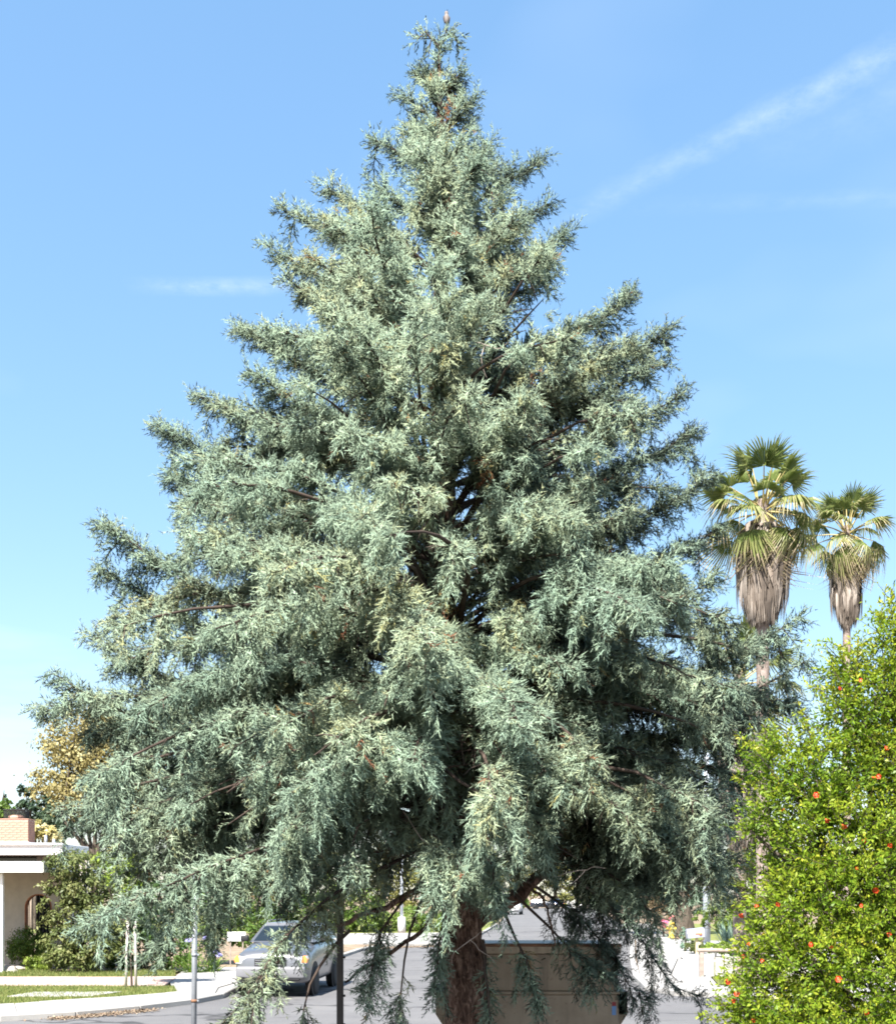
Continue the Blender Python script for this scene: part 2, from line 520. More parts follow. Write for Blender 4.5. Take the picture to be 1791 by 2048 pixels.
def slab_strip(name, A, B, n, z, mat, gap=.012, th=.06):
    "row of slabs between two edges given as polylines of equal length"
    root = empty(name); tag(root, kind='structure')
    A = [Vector((*p, 0)) for p in A]; B = [Vector((*p, 0)) for p in B]
    def at(L, t):
        k = min(int(t * (len(L) - 1)), len(L) - 2); f = t * (len(L) - 1) - k
        return L[k].lerp(L[k + 1], f)
    for i in range(n):
        t0, t1 = i / n, (i + 1) / n
        a0, a1, b0, b1 = at(A, t0), at(A, t1), at(B, t0), at(B, t1)
        e = (a1 - a0).normalized() * gap
        mb = MB()
        mb.prism([(p.x, p.y) for p in (a0 + e, a1, b1, b0 + e)], 'Z', z - th, z + random.uniform(-.004, .004), .006)
        mb.build('slab', mat, root)
    return root
# left verge: pavement behind the kerb, lawn, pink path, grass strip, bed
le = [(-14.06, 19.8), (-8.6, 22.0), (-7.42, 22.8), (-6.5, 24.0), (-5.72, 25.45), (-5.42, 26.75)]
lw = [(-15.0, 21.9), (-9.35, 24.0), (-8.5, 25.0), (-7.3, 26.0), (-6.4, 27.2), (-5.7, 28.6)]
slab_strip('left_pavement', le, lw, 12, .12, M['concrete'])
sheet('lawn', [lw[0], lw[1], lw[2], lw[3], lw[4], (-6.9, 29.0), (-15, 29.2)], .10, M['lawn'])
sheet('apron_base', [(-5.36, 26.9), (-5.45, 31), (-4.9, 36.5), (-8.3, 36.5), (-7.5, 31), (-6.45, 27.15), (-5.8, 25.7)], .085, M['concrete'])
slab_strip('driveway_apron', [(-5.70, 28.62), (-5.5, 31), (-5.0, 36.4)], [(-6.38, 27.25), (-7.4, 31), (-8.2, 36.4)], 6, .112, M['concrete'])
slab_strip('garden_path', [(-15, 29.25), (-11, 29.25), (-7.2, 29.1)], [(-15, 32.4), (-11, 32.3), (-7.6, 32.4)], 5, .108, M['pinkpath'])
sheet('grass_strip', [(-16, 32.5), (-7.7, 32.5), (-8.2, 34.6), (-16, 35.2)], .09, M['lawn'])
sheet('garden_bed', [(-34, 35.3), (-16, 35.25), (-8.25, 34.7), (-8.3, 36.5), (-5.2, 36.6), (-4.4, 43), (-4.0, 49), (-3.1, 53.5), (-3.1, 70), (-34, 70)], .06, M['earth'])
slab_strip('lawn_stepping_stones', [(-9.95, 25.95), (-9.0, 25.95), (-8.05, 26.1)], [(-9.75, 27.1), (-8.9, 27.1), (-7.7, 27.2)], 2, .125, M['pale'])
# pavement across the mouth of the far street, left of the trunk
slab_strip('far_pavement', [(-6.0, 53.9), (-1.6, 54.5), (-.8, 54.9), (.2, 57)], [(-8.0, 68), (-3, 69), (-1, 70), (.8, 71)], 8, .12, M['concrete'])
# right side: apron, pavement, lawn patch, pale yard
slab_strip('right_apron', [(8.4, 26.45), (6.45, 27.05), (5.55, 27.6), (5.2, 29), (5.5, 33)], [(9.6, 28.6), (7.2, 28.9), (6.3, 29.3), (6.0, 30.2), (6.4, 33.2)], 9, .12, M['concrete'])
slab_strip('right_pavement', [(5.52, 33.05), (6.95, 42.5), (9.95, 61), (14.2, 92)], [(6.42, 33.25), (8.5, 42.5), (11.8, 61), (16.2, 92)], 26, .12, M['concrete'])
slab_strip('right_path', [(6.1, 30.3), (6.45, 33.2), (8.45, 41.4)], [(6.9, 29.6), (7.4, 32.6), (9.2, 41.2)], 8, .116, M['concrete'])
sheet('right_lawn', [(6.95, 29.6), (9.8, 29.0), (11, 34), (9.0, 39.5), (7.45, 32.6)], .10, M['lawn'])
sheet('right_forecourt', [(5.15, 28.2), (9.7, 27.6), (12, 29.1), (12, 37.5), (23, 37.5), (23, 58), (12.4, 61.5), (9.9, 60.5), (6.95, 42.4), (5.5, 33)], .05, M['concrete'])
sheet('pale_yard', [(8.5, 41.5), (9.2, 39.6), (14, 38), (22, 38), (22, 58), (12, 58), (11.8, 60), (8.6, 42.6)], .10, M['pale'])
sheet('shaded_lawn', [(12, 58.2), (30, 58.2), (36, 92), (17, 92)], .10, M['lawn'])
sheet('far_verge', [(.9, 71), (-3, 70), (-30, 70), (-30, 150), (6.5, 138), (3.7, 92), (1.4, 64.5)], .07, M['lawn'])

# loose grass blades over the lawns and fallen leaves in the gutter
def blades(name, poly, n, h, z, mat, r, label):
    poly = np.array(poly); lo, hi = poly.min(0), poly.max(0)
    p = r.uniform(lo, hi, (n * 2, 2))
    inside = np.zeros(len(p), bool)
    j = len(poly) - 1
    for i in range(len(poly)):
        xi, yi = poly[i]; xj, yj = poly[j]
        c = ((yi > p[:, 1]) != (yj > p[:, 1])) & (p[:, 0] < (xj - xi) * (p[:, 1] - yi) / (yj - yi + 1e-12) + xi)
        inside ^= c; j = i
    p = p[inside][:n]; n = len(p)
    b = np.column_stack([p, np.full(n, z)])
    a = r.uniform(0, 6.28, n); s = np.column_stack([np.cos(a), np.sin(a), 0 * a]) * .008
    tip = b + np.column_stack([r.normal(0, .35, (n, 2)), np.ones(n)]) * (h * r.uniform(.5, 1.3, n))[:, None]
    o = link(name, tri_mesh(name, np.stack([b - s, b + s, tip], 1).reshape(-1, 3), mat, r.normal(.5, .25, n).clip(0, 1)))
    return tag(o, label, 'grass', kind='stuff')
M['grass'] = leafy('grass_blade', [(0, (.06, .10, .02)), (.5, (.14, .18, .045)), (1, (.30, .27, .11))], .6, .3)
blades('lawn_grass', [lw[0], lw[1], lw[2], lw[3], lw[4], (-6.9, 29.0), (-15, 29.2)], 26000, .06, .10, M['grass'], rng, 'short dry grass growing on the left front lawn')
blades('verge_grass', [(-16, 32.5), (-7.7, 32.5), (-8.2, 34.6), (-16, 35.2)], 12000, .09, .09, M['grass'], rng, 'short green grass in the strip before the garden bed')
blades('yard_grass', [(6.95, 29.6), (9.8, 29.0), (11, 34), (9.0, 39.5), (7.45, 32.6)], 8000, .05, .10, M['grass'], rng, 'small wedge of green grass beside the right pavement')
def litter(name, line, width, n, z, label, r):
    line = np.array(line, float)
    k = r.integers(0, len(line) - 1, n); f = r.random(n)[:, None]
    p2 = line[k] * (1 - f) + line[k + 1] * f + r.normal(0, width, (n, 2))
    p = np.column_stack([p2, z + r.uniform(0, .03, n)])
    d = r.normal(0, 1, (n, 3)) * [1, 1, .25]; d /= np.linalg.norm(d, axis=1, keepdims=True)
    s = np.cross(d, r.normal(0, .2, (n, 3)) + [0, 0, 1])
    sz = r.uniform(.03, .09, n)[:, None]
    V = np.stack([p, p + d * sz * .5 + s * sz * .25, p + d * sz, p + d * sz * .5 - s * sz * .25], 1).reshape(-1, 3)
    o = link(name, np_mesh(name, V, np.arange(4 * n).reshape(-1, 4), M['litter'], r.random(n)))
    return tag(o, label, 'leaves', kind='stuff')
M['litter'] = leafy('fallen_leaf', [(0, (.14, .09, .06)), (.5, (.25, .18, .125)), (1, (.36, .29, .2))], .8, .1)
litter('fallen_leaves', [(-7.6, 22.2), (-7.0, 22.9), (-6.2, 23.9)], .16, 2600, .006, 'brown fallen leaves in the gutter beside the left pavement', rng)
litter('kerb_leaves', [(-3.4, 50.0), (-2.6, 52.2), (-1.5, 53.2), (-.3, 53.8)], .35, 3000, .006, 'yellowish fallen leaves along the far kerb left of the cypress trunk', rng)

# ------------------------------------------------------------------ the cypress
TY = 11.2
SC = F / TY
AX = [(2300, 946), (2048, 938), (1830, 922), (1500, 898), (1300, 888), (900, 885), (300, 880), (70, 877)]
def axis_at(z):
    y = HZ - (z - H) * SC
    ys = [a[0] for a in AX][::-1]; xs = [a[1] for a in AX][::-1]
    return (np.interp(y, ys, xs) - CX) / SC
LEFT = [(70, 12), (150, 42), (200, 72), (275, 115), (370, 225), (420, 300), (500, 340), (650, 390), (730, 400), (800, 480), (850, 540), (940, 560), (1045, 670), (1150, 690), (1260, 715), (1350, 765), (1420, 790), (1600, 790), (1700, 745), (1800, 700)]
RIGHT = [(70, 12), (150, 30), (200, 50), (300, 95), (400, 185), (460, 235), (545, 225), (600, 340), (660, 420), (720, 415), (790, 465), (850, 500), (950, 525), (1050, 545), (1150, 550), (1230, 660), (1310, 715), (1400, 700), (1500, 640), (1600, 600), (1700, 590), (1800, 560)]
def reach(z, az):
    y = HZ - (z - H) * SC
    l = np.interp(y, [p[0] for p in LEFT], [p[1] for p in LEFT]) / SC
    r_ = np.interp(y, [p[0] for p in RIGHT], [p[1] for p in RIGHT]) / SC
    c = math.cos(az)              # +1 right, -1 left
    return r_ * (1 + c) / 2 + l * (1 - c) / 2
SPRAYS = [spray_template(rng) for _ in range(9)]
SPARSE = [spray_template(rng, 5, 2, .7, .40, .08, .2) for _ in range(4)]
tree = empty('cypress_tree', (axis_at(0), TY, 0), label='tall blue-green cypress with drooping feathery boughs, filling the picture', cat='tree')
TB = np.array(tree.location)
NSPRAY = 0
# hollows between the boughs where the shaded inside of the tree shows: (photo x, y, distance, half width, half height) in photo pixels
HOLLOWS = []
for (x, y, Y, w, h) in [(700, 1290, 9.0, 62, 75), (835, 1075, 9.3, 60, 95), (640, 1465, 8.6, 34, 60), (430, 1560, 9.2, 62, 90), (560, 1180, 9.6, 60, 50), (975, 730, 9.9, 45, 65), (1265, 1500, 9.3, 55, 70), (1310, 1390, 9.8, 60, 50), (690, 860, 9.8, 45, 75), (925, 1500, 9.0, 45, 110), (1180, 1660, 9.4, 70, 70), (500, 1660, 9.0, 55, 70), (1110, 900, 10.0, 45, 60), (860, 560, 10.2, 40, 70), (1060, 1130, 9.6, 50, 45), (300, 1290, 10.4, 60, 45), (930, 950, 9.8, 40, 90), (950, 1180, 9.6, 40, 70), (1330, 1230, 10.2, 60, 45), (610, 1020, 9.9, 45, 40), (780, 1420, 8.8, 50, 36), (450, 1240, 9.9, 50, 40), (330, 1490, 10.0, 50, 40), (1130, 1420, 9.0, 50, 40), (720, 1640, 8.8, 30, 80), (1050, 620, 10.2, 40, 45), (860, 800, 9.8, 34, 50)]:
    c = W(x, y, Y); HOLLOWS.append((c.x, c.y, c.z, w * Y / F * 1.1, 1.25, h * Y / F * 1.1))
HOLLOWS = np.array(HOLLOWS)

def rot_about(v_, k, a):
    k = k / np.linalg.norm(k)
    return v_ * math.cos(a) + np.cross(k, v_) * math.sin(a) + k * (k @ v_) * (1 - math.cos(a))
def bough(P, rbase, hang, r, dens=1.0, start=.25, width=1.0, tint0=.3, templates=SPRAYS, name='bough', brown=.5, big=1.0):
    "one bough: wood along path P (k,3) with arching side plumes, and its foliage as a child"
    global NSPRAY
    P = np.asarray(P, float)
    seg = np.linalg.norm(np.diff(P, axis=0), axis=1); L = seg.sum(); cum = np.concatenate([[0], np.cumsum(seg)]) / L
    def at(t): return np.array([np.interp(t, cum, P[:, i]) for i in range(3)])
    ts = np.linspace(0, 1, max(6, int(L / .25)))
    PP = np.array([at(t) for t in ts])
    PP[1:-1] += r.normal(0, .009, (len(PP) - 2, 3))
    P = PP; seg = np.linalg.norm(np.diff(P, axis=0), axis=1); cum = np.concatenate([[0], np.cumsum(seg)]) / seg.sum()
    wood = [(PP, rbase * (1 - ts) ** .8 + .004)]
    pos, dirs, size, tint, face = [], [], [], [], []
    hub = P[0].copy()
    def plume(q, m, t, tin, sz=1.0, up=.0):
        "m short sprays set all round the axis q"
        k = len(q)
        f = (np.arange(m) + r.random(m)) / m; f = .04 + .96 * f
        x = f * (k - 1); a = np.minimum(x.astype(int), k - 2)
        dd = q[a + 1] - q[a]; pp = q[a] + dd * (x - a)[:, None]; dd = dd / (np.linalg.norm(dd, axis=1, keepdims=True) + 1e-9)
        sd = np.cross(dd, r.normal(0, 1, (m, 3))); sd /= np.linalg.norm(sd, axis=1, keepdims=True) + 1e-9
        sd[:, 2] += up
        v_ = dd * r.uniform(.35, .95, m)[:, None] + sd * r.uniform(.45, 1.0, m)[:, None]
        v_[:, 2] += .14 - .60 * hang * f
        s_ = r.uniform(.10, .185, m) * (1.12 - .35 * f) * sz * big
        pos.append(pp); dirs.append(v_); size.append(s_)
        face.append(sd + dd * .3 + np.array([0, 0, .25]))
        tint.append(tin + r.normal(0, .09, m) - .10 * f + (r.random(m) < .012 * brown) * .6)
    nl = max(3, int(L * (1 - start) / .085 * dens))
    for i in range(nl):
        t = start + (1 - start) * (i + r.random()) / nl
        p = at(t); d = at(min(1, t + .04)) - at(max(0, t - .04)); d /= np.linalg.norm(d)
        rel = (t - start) / (1 - start)
        if (((p - HOLLOWS[:, :3]) / HOLLOWS[:, 3:]) ** 2).sum(1).min() < .9: continue
        for s in range(2 if r.random() < .5 else 1):
            side = np.cross(d, [0, 0, 1.0]); nside = np.linalg.norm(side)
            side = side / nside if nside > .2 else np.array([1, 0, 0.0])
            ang = r.choice([-1, 1]) * r.uniform(.30, 1.0)
            ld = d * math.cos(ang) + side * math.sin(ang)
            ld[2] += r.normal(.10, .15)
            ld /= np.linalg.norm(ld)
            tassel = r.random() < .27 * hang + .2 * (p[2] < 3.4)
            if tassel:
                ld = d * r.uniform(.1, .5) + side * r.normal(0, .35) + np.array([0, 0, -r.uniform(.5, 1.0)]); ld /= np.linalg.norm(ld)
            ll = width * (.17 + .46 * (1 - rel) ** .75 * min(1, rel * 4 + .4)) * r.uniform(.6, 1.3) * min(1.1, .50 + L * .24)
            if tassel: ll = r.uniform(.25, .58) * (.75 + .25 * width)
            k = 6
            q = [p]; cd = ld.copy()
            for j in range(k - 1):
                cd = cd + np.array([0, 0, -(.03 + .17 * j) * hang + .03 * (1 - hang)]) + r.normal(0, .06, 3)
                cd /= np.linalg.norm(cd)
                q.append(q[-1] + cd * ll / (k - 1))
            q = np.array(q)
            wood.append((q[[0, 2, 3]], np.array([.008, .005, .003]) * (.7 + .3 * width)))
            inner = rel < .2
            m = max(3, int(ll / .0165 * min(1.15, .45 + .55 * dens) * (.6 if inner else 1)))
            plume(q, m, t, tint0 + r.normal(0, .09) + (.16 if inner else 0) + (inner and r.random() < .13 * brown) * .5)
    # sprays straight on the bough, and the growing tip
    qs = np.array([at(t) for t in np.linspace(min(.95, start + .08), 1, 9)])
    plume(qs, max(4, int(L * (1 - start) / .020 * dens)), 1, tint0 - .02, 1.05, .25)
    p = P[-1]; d = P[-1] - P[-2]; d /= np.linalg.norm(d)
    plume(np.array([p - d * .15, p, p + d * .12]), int(10 * dens) + 4, 1, tint0 - .08)
    pos = np.concatenate(pos); dirs = np.concatenate(dirs); size = np.concatenate(size); tint = np.concatenate(tint)
    face = np.concatenate(face)
    e = (pos[:, None] - HOLLOWS[None, :, :3]) / HOLLOWS[None, :, 3:]
    keep = ((e ** 2).sum(-1).min(1) > r.uniform(.75, 1.1, len(pos)))
    if keep.sum() < 5: keep[:] = True
    pos, dirs, size, tint, face = pos[keep], dirs[keep], size[keep], tint[keep], face[keep]
    V, own = place(templates, pos, dirs, size, r)
    face = face * 1.0; face /= np.linalg.norm(face, axis=1, keepdims=True) + 1e-9
    away = pos - hub; away /= np.linalg.norm(away, axis=1, keepdims=True) + 1e-9
    face = face * .55 + away * .70 + np.array([0, 0, .45]) + r.normal(0, .15, face.shape)
    fn = face[own] + r.normal(0, .17, (len(own), 3)); fn /= np.linalg.norm(fn, axis=1, keepdims=True)
    NSPRAY += len(pos)
    wv, wf = tubes_np(wood[:1], 6)
    if len(wood) > 1:
        wv2, wf2 = tubes_np(wood[1:], 3)
        wf = np.concatenate([wf, wf2 + len(wv)]); wv = np.concatenate([wv, wv2])
    b = link(name, np_mesh('bough_wood', wv - TB, wf, M['twig'], smooth_on=True), tree)
    f_ = link('foliage', tri_mesh('bough_foliage', V - TB, M['cypress'], np.clip(tint[own] + r.normal(0, .05, len(own)), 0, 1), fn), b)
    f_['kind'] = 'stuff'
    return b

def path_to(tip, slope, arch, z0=None, bend=0.0, k=9):
    tip = np.asarray(tip, float)
    ax0 = np.array([axis_at(tip[2]), TY])
    h = tip[:2] - ax0; L = np.linalg.norm(h)
    zz = max(.9, tip[2] - slope * L) if z0 is None else z0
    a0 = np.array([axis_at(zz), TY])
    t = np.linspace(0, 1, k)
    n = np.array([-h[1], h[0]]) / (L + 1e-9)
    xy = a0 + (tip[:2] - a0) * t[:, None] + n * (bend * L * np.sin(t * math.pi))[:, None]
    z = zz + (tip[2] - zz) * t + arch * L * 4 * t * (1 - t)
    return np.column_stack([xy, z])
def hang_at(z): return float(np.interp(z, [1.5, 4.2, 6.5, 8.5, 10.5], [1.0, .95, .68, .36, .10]))
def slope_at(z): return float(np.interp(z, [1.5, 3.0, 4.5, 6.5, 8.5, 10.5], [-.22, -.12, .06, .30, .52, .80]))
def arch_at(z): return float(np.interp(z, [1.5, 4.0, 6.5, 10], [.15, .155, .11, .0]))

r = np.random.default_rng(21)
# boughs whose tips make the outline
tips = [(735, 272), (640, 366), (562, 416), (528, 488), (575, 560), (468, 648), (495, 735), (388, 782), (308, 848), (335, 945), (200, 1042), (198, 1135), (172, 1262), (106, 1345), (74, 1410), (165, 1545), (128, 1605), (160, 1640),
        (822, 140), (792, 185), (928, 145), (955, 190), (1003, 332), (1096, 312), (1102, 400), (1145, 460), (1108, 548), (1268, 592), (1342, 655), (1312, 722), (1366, 786), (1402, 856), (1425, 950), (1442, 1052), (1435, 1150), (1598, 1232), (1622, 1312), (1606, 1400), (1535, 1500), (1490, 1600), (1490, 1705)]
for (x, y) in tips:
    Y = TY + r.uniform(-.45, .45)
    tp = W(x + (14 if x < 886 else -14), y + 10, Y)
    z = tp.z
    up_ = 4.3 < z < 9
    bough(path_to(tp, .42 if up_ else max(.05, slope_at(z) * 1.05 + .06), -.05 if up_ else arch_at(z) * .45, bend=r.normal(0, .05)), .010 + .007 * abs(tp.x), hang_at(z) * .8, r, dens=1.05, start=.25, width=.95 if z < 8.6 else .62, tint0=r.normal(.3, .08))
# inner fill, all round
zs = np.linspace(2.55, 10.3, 400)
wgt = np.array([(reach(z, 0) + reach(z, math.pi)) / 2 + .62 for z in zs]); cw = np.cumsum(wgt); cw /= cw[-1]
NF = 200
for i in range(NF):
    z = float(np.interp((i + r.random()) / NF, cw, zs))
    az = (i * 2.39996 + r.normal(0, .18)) % (2 * math.pi)
    back = math.sin(az) > .35
    if back and r.random() < .3: continue
    ln = reach(z, az) * r.uniform(.70, .98)
    if abs(math.cos(az)) > .9: ln *= .9
    if math.sin(az) < 0 and abs(math.cos(az) - .03) < .10 and 5.0 < z < 6.2 and r.random() < .5: continue
    for _ in range(8):      # keep inside the tree's outline as seen with its depth
        tip = np.array([axis_at(z) + math.cos(az) * ln, TY + math.sin(az) * ln * .95, z])
        yy = HZ - (tip[2] - H) * F / tip[1]; xx = CX + tip[0] * F / tip[1]
        lim = np.interp(yy - 40, [p[0] for p in (RIGHT if math.cos(az) > 0 else LEFT)], [p[1] for p in (RIGHT if math.cos(az) > 0 else LEFT)])
        if abs(xx - 886) < lim * 1.0 - 15: break
        ln *= .88
    tip[2] += r.normal(0, .06)
    bough(path_to(tip, slope_at(z) * r.uniform(.7, 1.2), arch_at(z) + r.normal(0, .02), bend=r.normal(0, .07)), .010 + .007 * ln, hang_at(z) * r.uniform(.8, 1.15), r,
          dens=.42 if back else 1.0, start=.27 if ln > 1.4 else (.18 if ln > .8 else .04), width=.95, tint0=r.normal(.35, .09) + .06 * max(0, math.cos(az)), brown=1.0, big=1.75 if back else 1.0)
# short inner boughs that close the front of the crown before the trunk
for i in range(30):
    z = 3.0 + 6.6 * (i + r.random()) / 30
    az = -math.pi / 2 + r.normal(0, .42) + (.25 if i % 2 else -.25)
    ln = reach(z, -math.pi / 2) * r.uniform(.45, .75)
    tip = np.array([axis_at(z) + math.cos(az) * ln, TY + math.sin(az) * ln, z])
    bough(path_to(tip, slope_at(z), arch_at(z), bend=r.normal(0, .06)), .010 + .007 * ln, hang_at(z), r, dens=1.0, start=.18, width=.85, tint0=r.normal(.35, .09), brown=1.0)
# the skirt: long low boughs with hanging plumes
for i in range(30):
    az = math.pi + (i + r.uniform(-.3, .3)) / 29 * math.pi        # left, through the front, to the right
    zt = r.uniform(2.6, 3.15)
    if -.35 < math.cos(az) < .30: zt += .35
    elif -.75 < math.cos(az) < -.2: zt += .2
    ln = reach(2.9, az) * r.uniform(.66, .95) * (1 - .16 * abs(math.sin(az)))
    tip = np.array([axis_at(2.8) + math.cos(az) * ln, TY + math.sin(az) * ln * .95, zt])
    bough(path_to(tip, -.12, .13 + r.normal(0, .02), bend=r.normal(0, .05)), .010 + .007 * ln, 1.0, r, dens=.9, start=.42, width=1.0, tint0=r.normal(.38, .1), brown=.8)
# fuller outline low on the left and right
for (x, y) in [(195, 1470), (215, 1545), (200, 1590), (250, 1500), (1500, 1560), (1440, 1650), (1520, 1440), (1390, 1620), (230, 1330), (1500, 1300)]:
    tp = W(x, y, TY + r.uniform(-.9, .3))
    bough(path_to(tp, .02, .10, bend=r.normal(0, .05)), .04, .9, r, dens=1.0, start=.35, width=1.1, tint0=r.normal(.3, .08))
# drooping low strands under the skirt of the tree
def strand(pts, dens=.8, hang=.9, width=.6, tint0=.35, start=.15, rb=.014, tm=SPRAYS, brown=.4):
    P = np.array([W(*p) for p in pts])
    t = np.linspace(0, 1, len(P)); tt = np.linspace(0, 1, 10)
    PP = np.column_stack([np.interp(tt, t, P[:, i]) for i in range(3)])
    for _ in range(2): PP[1:-1] = (PP[:-2] + PP[1:-1] * 2 + PP[2:]) / 4
    return bough(PP, rb, hang, r, dens, start, width, tint0, tm, 'low_bough', brown)
strand([(860, 1690, 10.9), (700, 1760, 10.0), (560, 1860, 9.4), (508, 1970, 9.2), (500, 2070, 9.1)], 1.0, .9, .5, .5)
strand([(560, 1920, 9.4), (510, 1960, 9.3), (470, 2020, 9.3), (430, 2060, 9.3)], .8, .9, .5, .45)
strand([(700, 1860, 10.2), (650, 1910, 10.1), (612, 1980, 10.0), (600, 2060, 10.0)], 1.0, 1, .25, .3, .72)
strand([(880, 1740, 11.0), (800, 1800, 10.6), (745, 1880, 10.3), (740, 2010, 10.2)], 1.1, .9, .6, .3, .5)
strand([(860, 1760, 10.9), (820, 1850, 10.5), (808, 1930, 10.4), (795, 2060, 10.4)], 1.0, 1, .5, .32, .68)
strand([(900, 1760, 10.9), (885, 1850, 10.6), (875, 1920, 10.5), (866, 1985, 10.5)], 1.0, .9, .42, .15, .4)
strand([(915, 1640, 10.9), (905, 1700, 9.9), (890, 1720, 9.3), (870, 1765, 9.2)], 1.15, .8, .8, .3)
strand([(930, 1640, 10.9), (960, 1700, 9.8), (985, 1730, 9.4), (990, 1790, 9.3)], 1.1, .85, .7, .28)
strand([(965, 1880, 10.9), (972, 1950, 10.7), (978, 2060, 10.6)], .7, .9, .25, .3)
strand([(990, 1800, 11.2), (1040, 1880, 10.9), (1060, 1950, 10.8), (1080, 2010, 10.8)], 1.0, .9, .55, .1, .45)
strand([(1020, 1780, 11.3), (1120, 1880, 11.2), (1165, 1915, 11.2), (1215, 1955, 11.1)], 1.1, .9, .6, .12, .45)
strand([(1050, 1760, 11.4), (1150, 1820, 12.2), (1225, 1900, 12.6), (1250, 1985, 12.6), (1300, 1990, 12.7)], .85, .8, .55, .3)
strand([(1150, 1760, 11.6), (1260, 1840, 12.8), (1310, 1920, 12.9), (1345, 1985, 13.0), (1395, 1992, 13.0)], .85, .8, .55, .35)
strand([(1140, 1700, 11.3), (1230, 1750, 10.6), (1290, 1800, 10.4), (1310, 1840, 10.3)], 1.0, .8, .6, .3)
strand([(1160, 1640, 11.3), (1280, 1640, 10.2), (1350, 1690, 9.9), (1415, 1720, 9.8)], 1.0, .8, .6, .4)
strand([(760, 1650, 11.2), (480, 1700, 9.6), (300, 1790, 9.2), (170, 1850, 9.0)], 1.1, .9, .8, .25, .35)
strand([(700, 1650, 11.2), (460, 1740, 9.9), (360, 1840, 9.8), (300, 1900, 9.8)], 1.0, .9, .7, .3, .3)
strand([(780, 1640, 11.2), (500, 1700, 10.4), (430, 1800, 10.4), (420, 1880, 10.3)], 1.0, .9, .7, .35, .3)
strand([(800, 1600, 11.2), (640, 1640, 9.6), (585, 1680, 9.2), (575, 1740, 9.1)], 1.1, .95, .8, .3, .25)
strand([(810, 1600, 11.2), (720, 1640, 9.5), (700, 1690, 9.1), (695, 1740, 9.0)], 1.1, .95, .8, .33, .25)
strand([(830, 1680, 11.2), (600, 1750, 11.6), (570, 1770, 11.8), (560, 1810, 11.8)], .9, .9, .7, .33, .25)
strand([(1000, 1640, 11.2), (1090, 1690, 11.8), (1190, 1770, 12.2), (1210, 1860, 12.3)], .9, .9, .7, .4, .25)
strand([(1010, 1600, 11.2), (1240, 1650, 11.9), (1350, 1670, 12.1), (1395, 1700, 12.2)], 1.0, .9, .8, .38, .3)
strand([(1010, 1560, 11.2), (1200, 1580, 10.0), (1310, 1650, 9.9), (1350, 1760, 10.0)], 1.0, .9, .7, .35, .3)
# leader at the very top
top = np.array([W(884, 330, TY), W(880, 200, TY), W(876, 120, TY), W(878, 84, TY)])
bough(top, .035, .02, r, 1.1, .05, .30, .25, name='leader')
bough(np.array([W(876, 96, TY), W(864, 78, TY), W(851, 68, TY), W(836, 78, TY - .05)]), .008, .2, r, .5, .2, .28, .3, SPARSE, 'leader')
bough(np.array([W(878, 92, TY), W(889, 72, TY), W(902, 66, TY), W(914, 86, TY - .05)]), .008, .2, r, .45, .2, .28, .3, SPARSE, 'leader')
print('sprays', NSPRAY)
perch = np.array([W(888, 76, TY), W(892, 60, TY), W(894, 48, TY)])
wv, wf = tubes_np([(perch, np.array([.006, .005, .004]))], 6)
link('bough', np_mesh('bough_wood', wv - TB, wf, M['twig'], smooth_on=True), tree)
# trunk with rough bark, and the bare limbs seen below the skirt
def trunk_mesh(zs, rads, sides, amp, ax):
    V = []
    for z, rd in zip(zs, rads):
        cx_, cy_ = ax(z)
        for k in range(sides):
            a = 2 * math.pi * k / sides
            n1 = mnoise.noise(Vector((math.cos(a) * 2.2, math.sin(a) * 2.2, z * .9)))
            n2 = mnoise.noise(Vector((math.cos(a) * 7, math.sin(a) * 7, z * 3.2 + 9)))
            n3 = abs(mnoise.noise(Vector((math.cos(a) * 13, math.sin(a) * 13, z * 5 + 3))))
            rr_ = rd * (1 + amp * (.55 * n1 + .4 * n2 - .5 * n3))
            V.append((cx_ + math.cos(a) * rr_, cy_ + math.sin(a) * rr_, z))
    n = len(zs); i = np.arange(n - 1)[:, None] * sides; j = np.arange(sides)[None]; j2 = (j + 1) % sides
    Fq = np.stack([i + j, i + j2, i + sides + j2, i + sides + j], -1).reshape(-1, 4)
    return np.array(V), Fq
zs_ = np.concatenate([np.linspace(0, 3.2, 130), np.linspace(3.3, 10.5, 70)])
rs_ = np.interp(zs_, [0, .3, 1.0, 2.2, 4, 7, 9, 10.5], [.36, .26, .218, .19, .155, .10, .055, .012])
V, Fq = trunk_mesh(zs_, rs_, 72, .42, lambda z: (axis_at(z), TY))
link('trunk', np_mesh('trunk', V - TB, Fq, M['bark'], smooth_on=True), tree)
def limb(pts, r0, r1):
    P = np.array([W(*p) for p in pts]); t = np.linspace(0, 1, len(P)); tt = np.linspace(0, 1, 16)
    PP = np.column_stack([np.interp(tt, t, P[:, i]) for i in range(3)])
    PP[1:-1] = (PP[:-2] + 2 * PP[1:-1] + PP[2:]) / 4
    PP[1:-1] += r.normal(0, .012, (14, 3))
    wv, wf = tubes_np([(PP, np.linspace(r0, r1, 16))], 8)
    return link('limb', np_mesh('limb', wv - TB, wf, M['bark'], smooth_on=True), tree)
limb([(935, 1850, 11.25), (1010, 1810, 11.4), (1085, 1750, 11.6), (1160, 1640, 11.9)], .085, .05)
limb([(905, 1740, 11.1), (820, 1790, 10.6), (740, 1830, 10.4), (640, 1860, 10.3)], .04, .016)
limb([(915, 1720, 11.1), (850, 1860, 10.7), (745, 1925, 10.5), (690, 1965, 10.4)], .03, .01)
limb([(900, 1640, 11.1), (840, 1660, 10.7), (780, 1720, 10.5)], .05, .03)
limb([(1020, 1740, 11.1), (1090, 1800, 10.9), (1110, 1890, 10.8)], .02, .007)
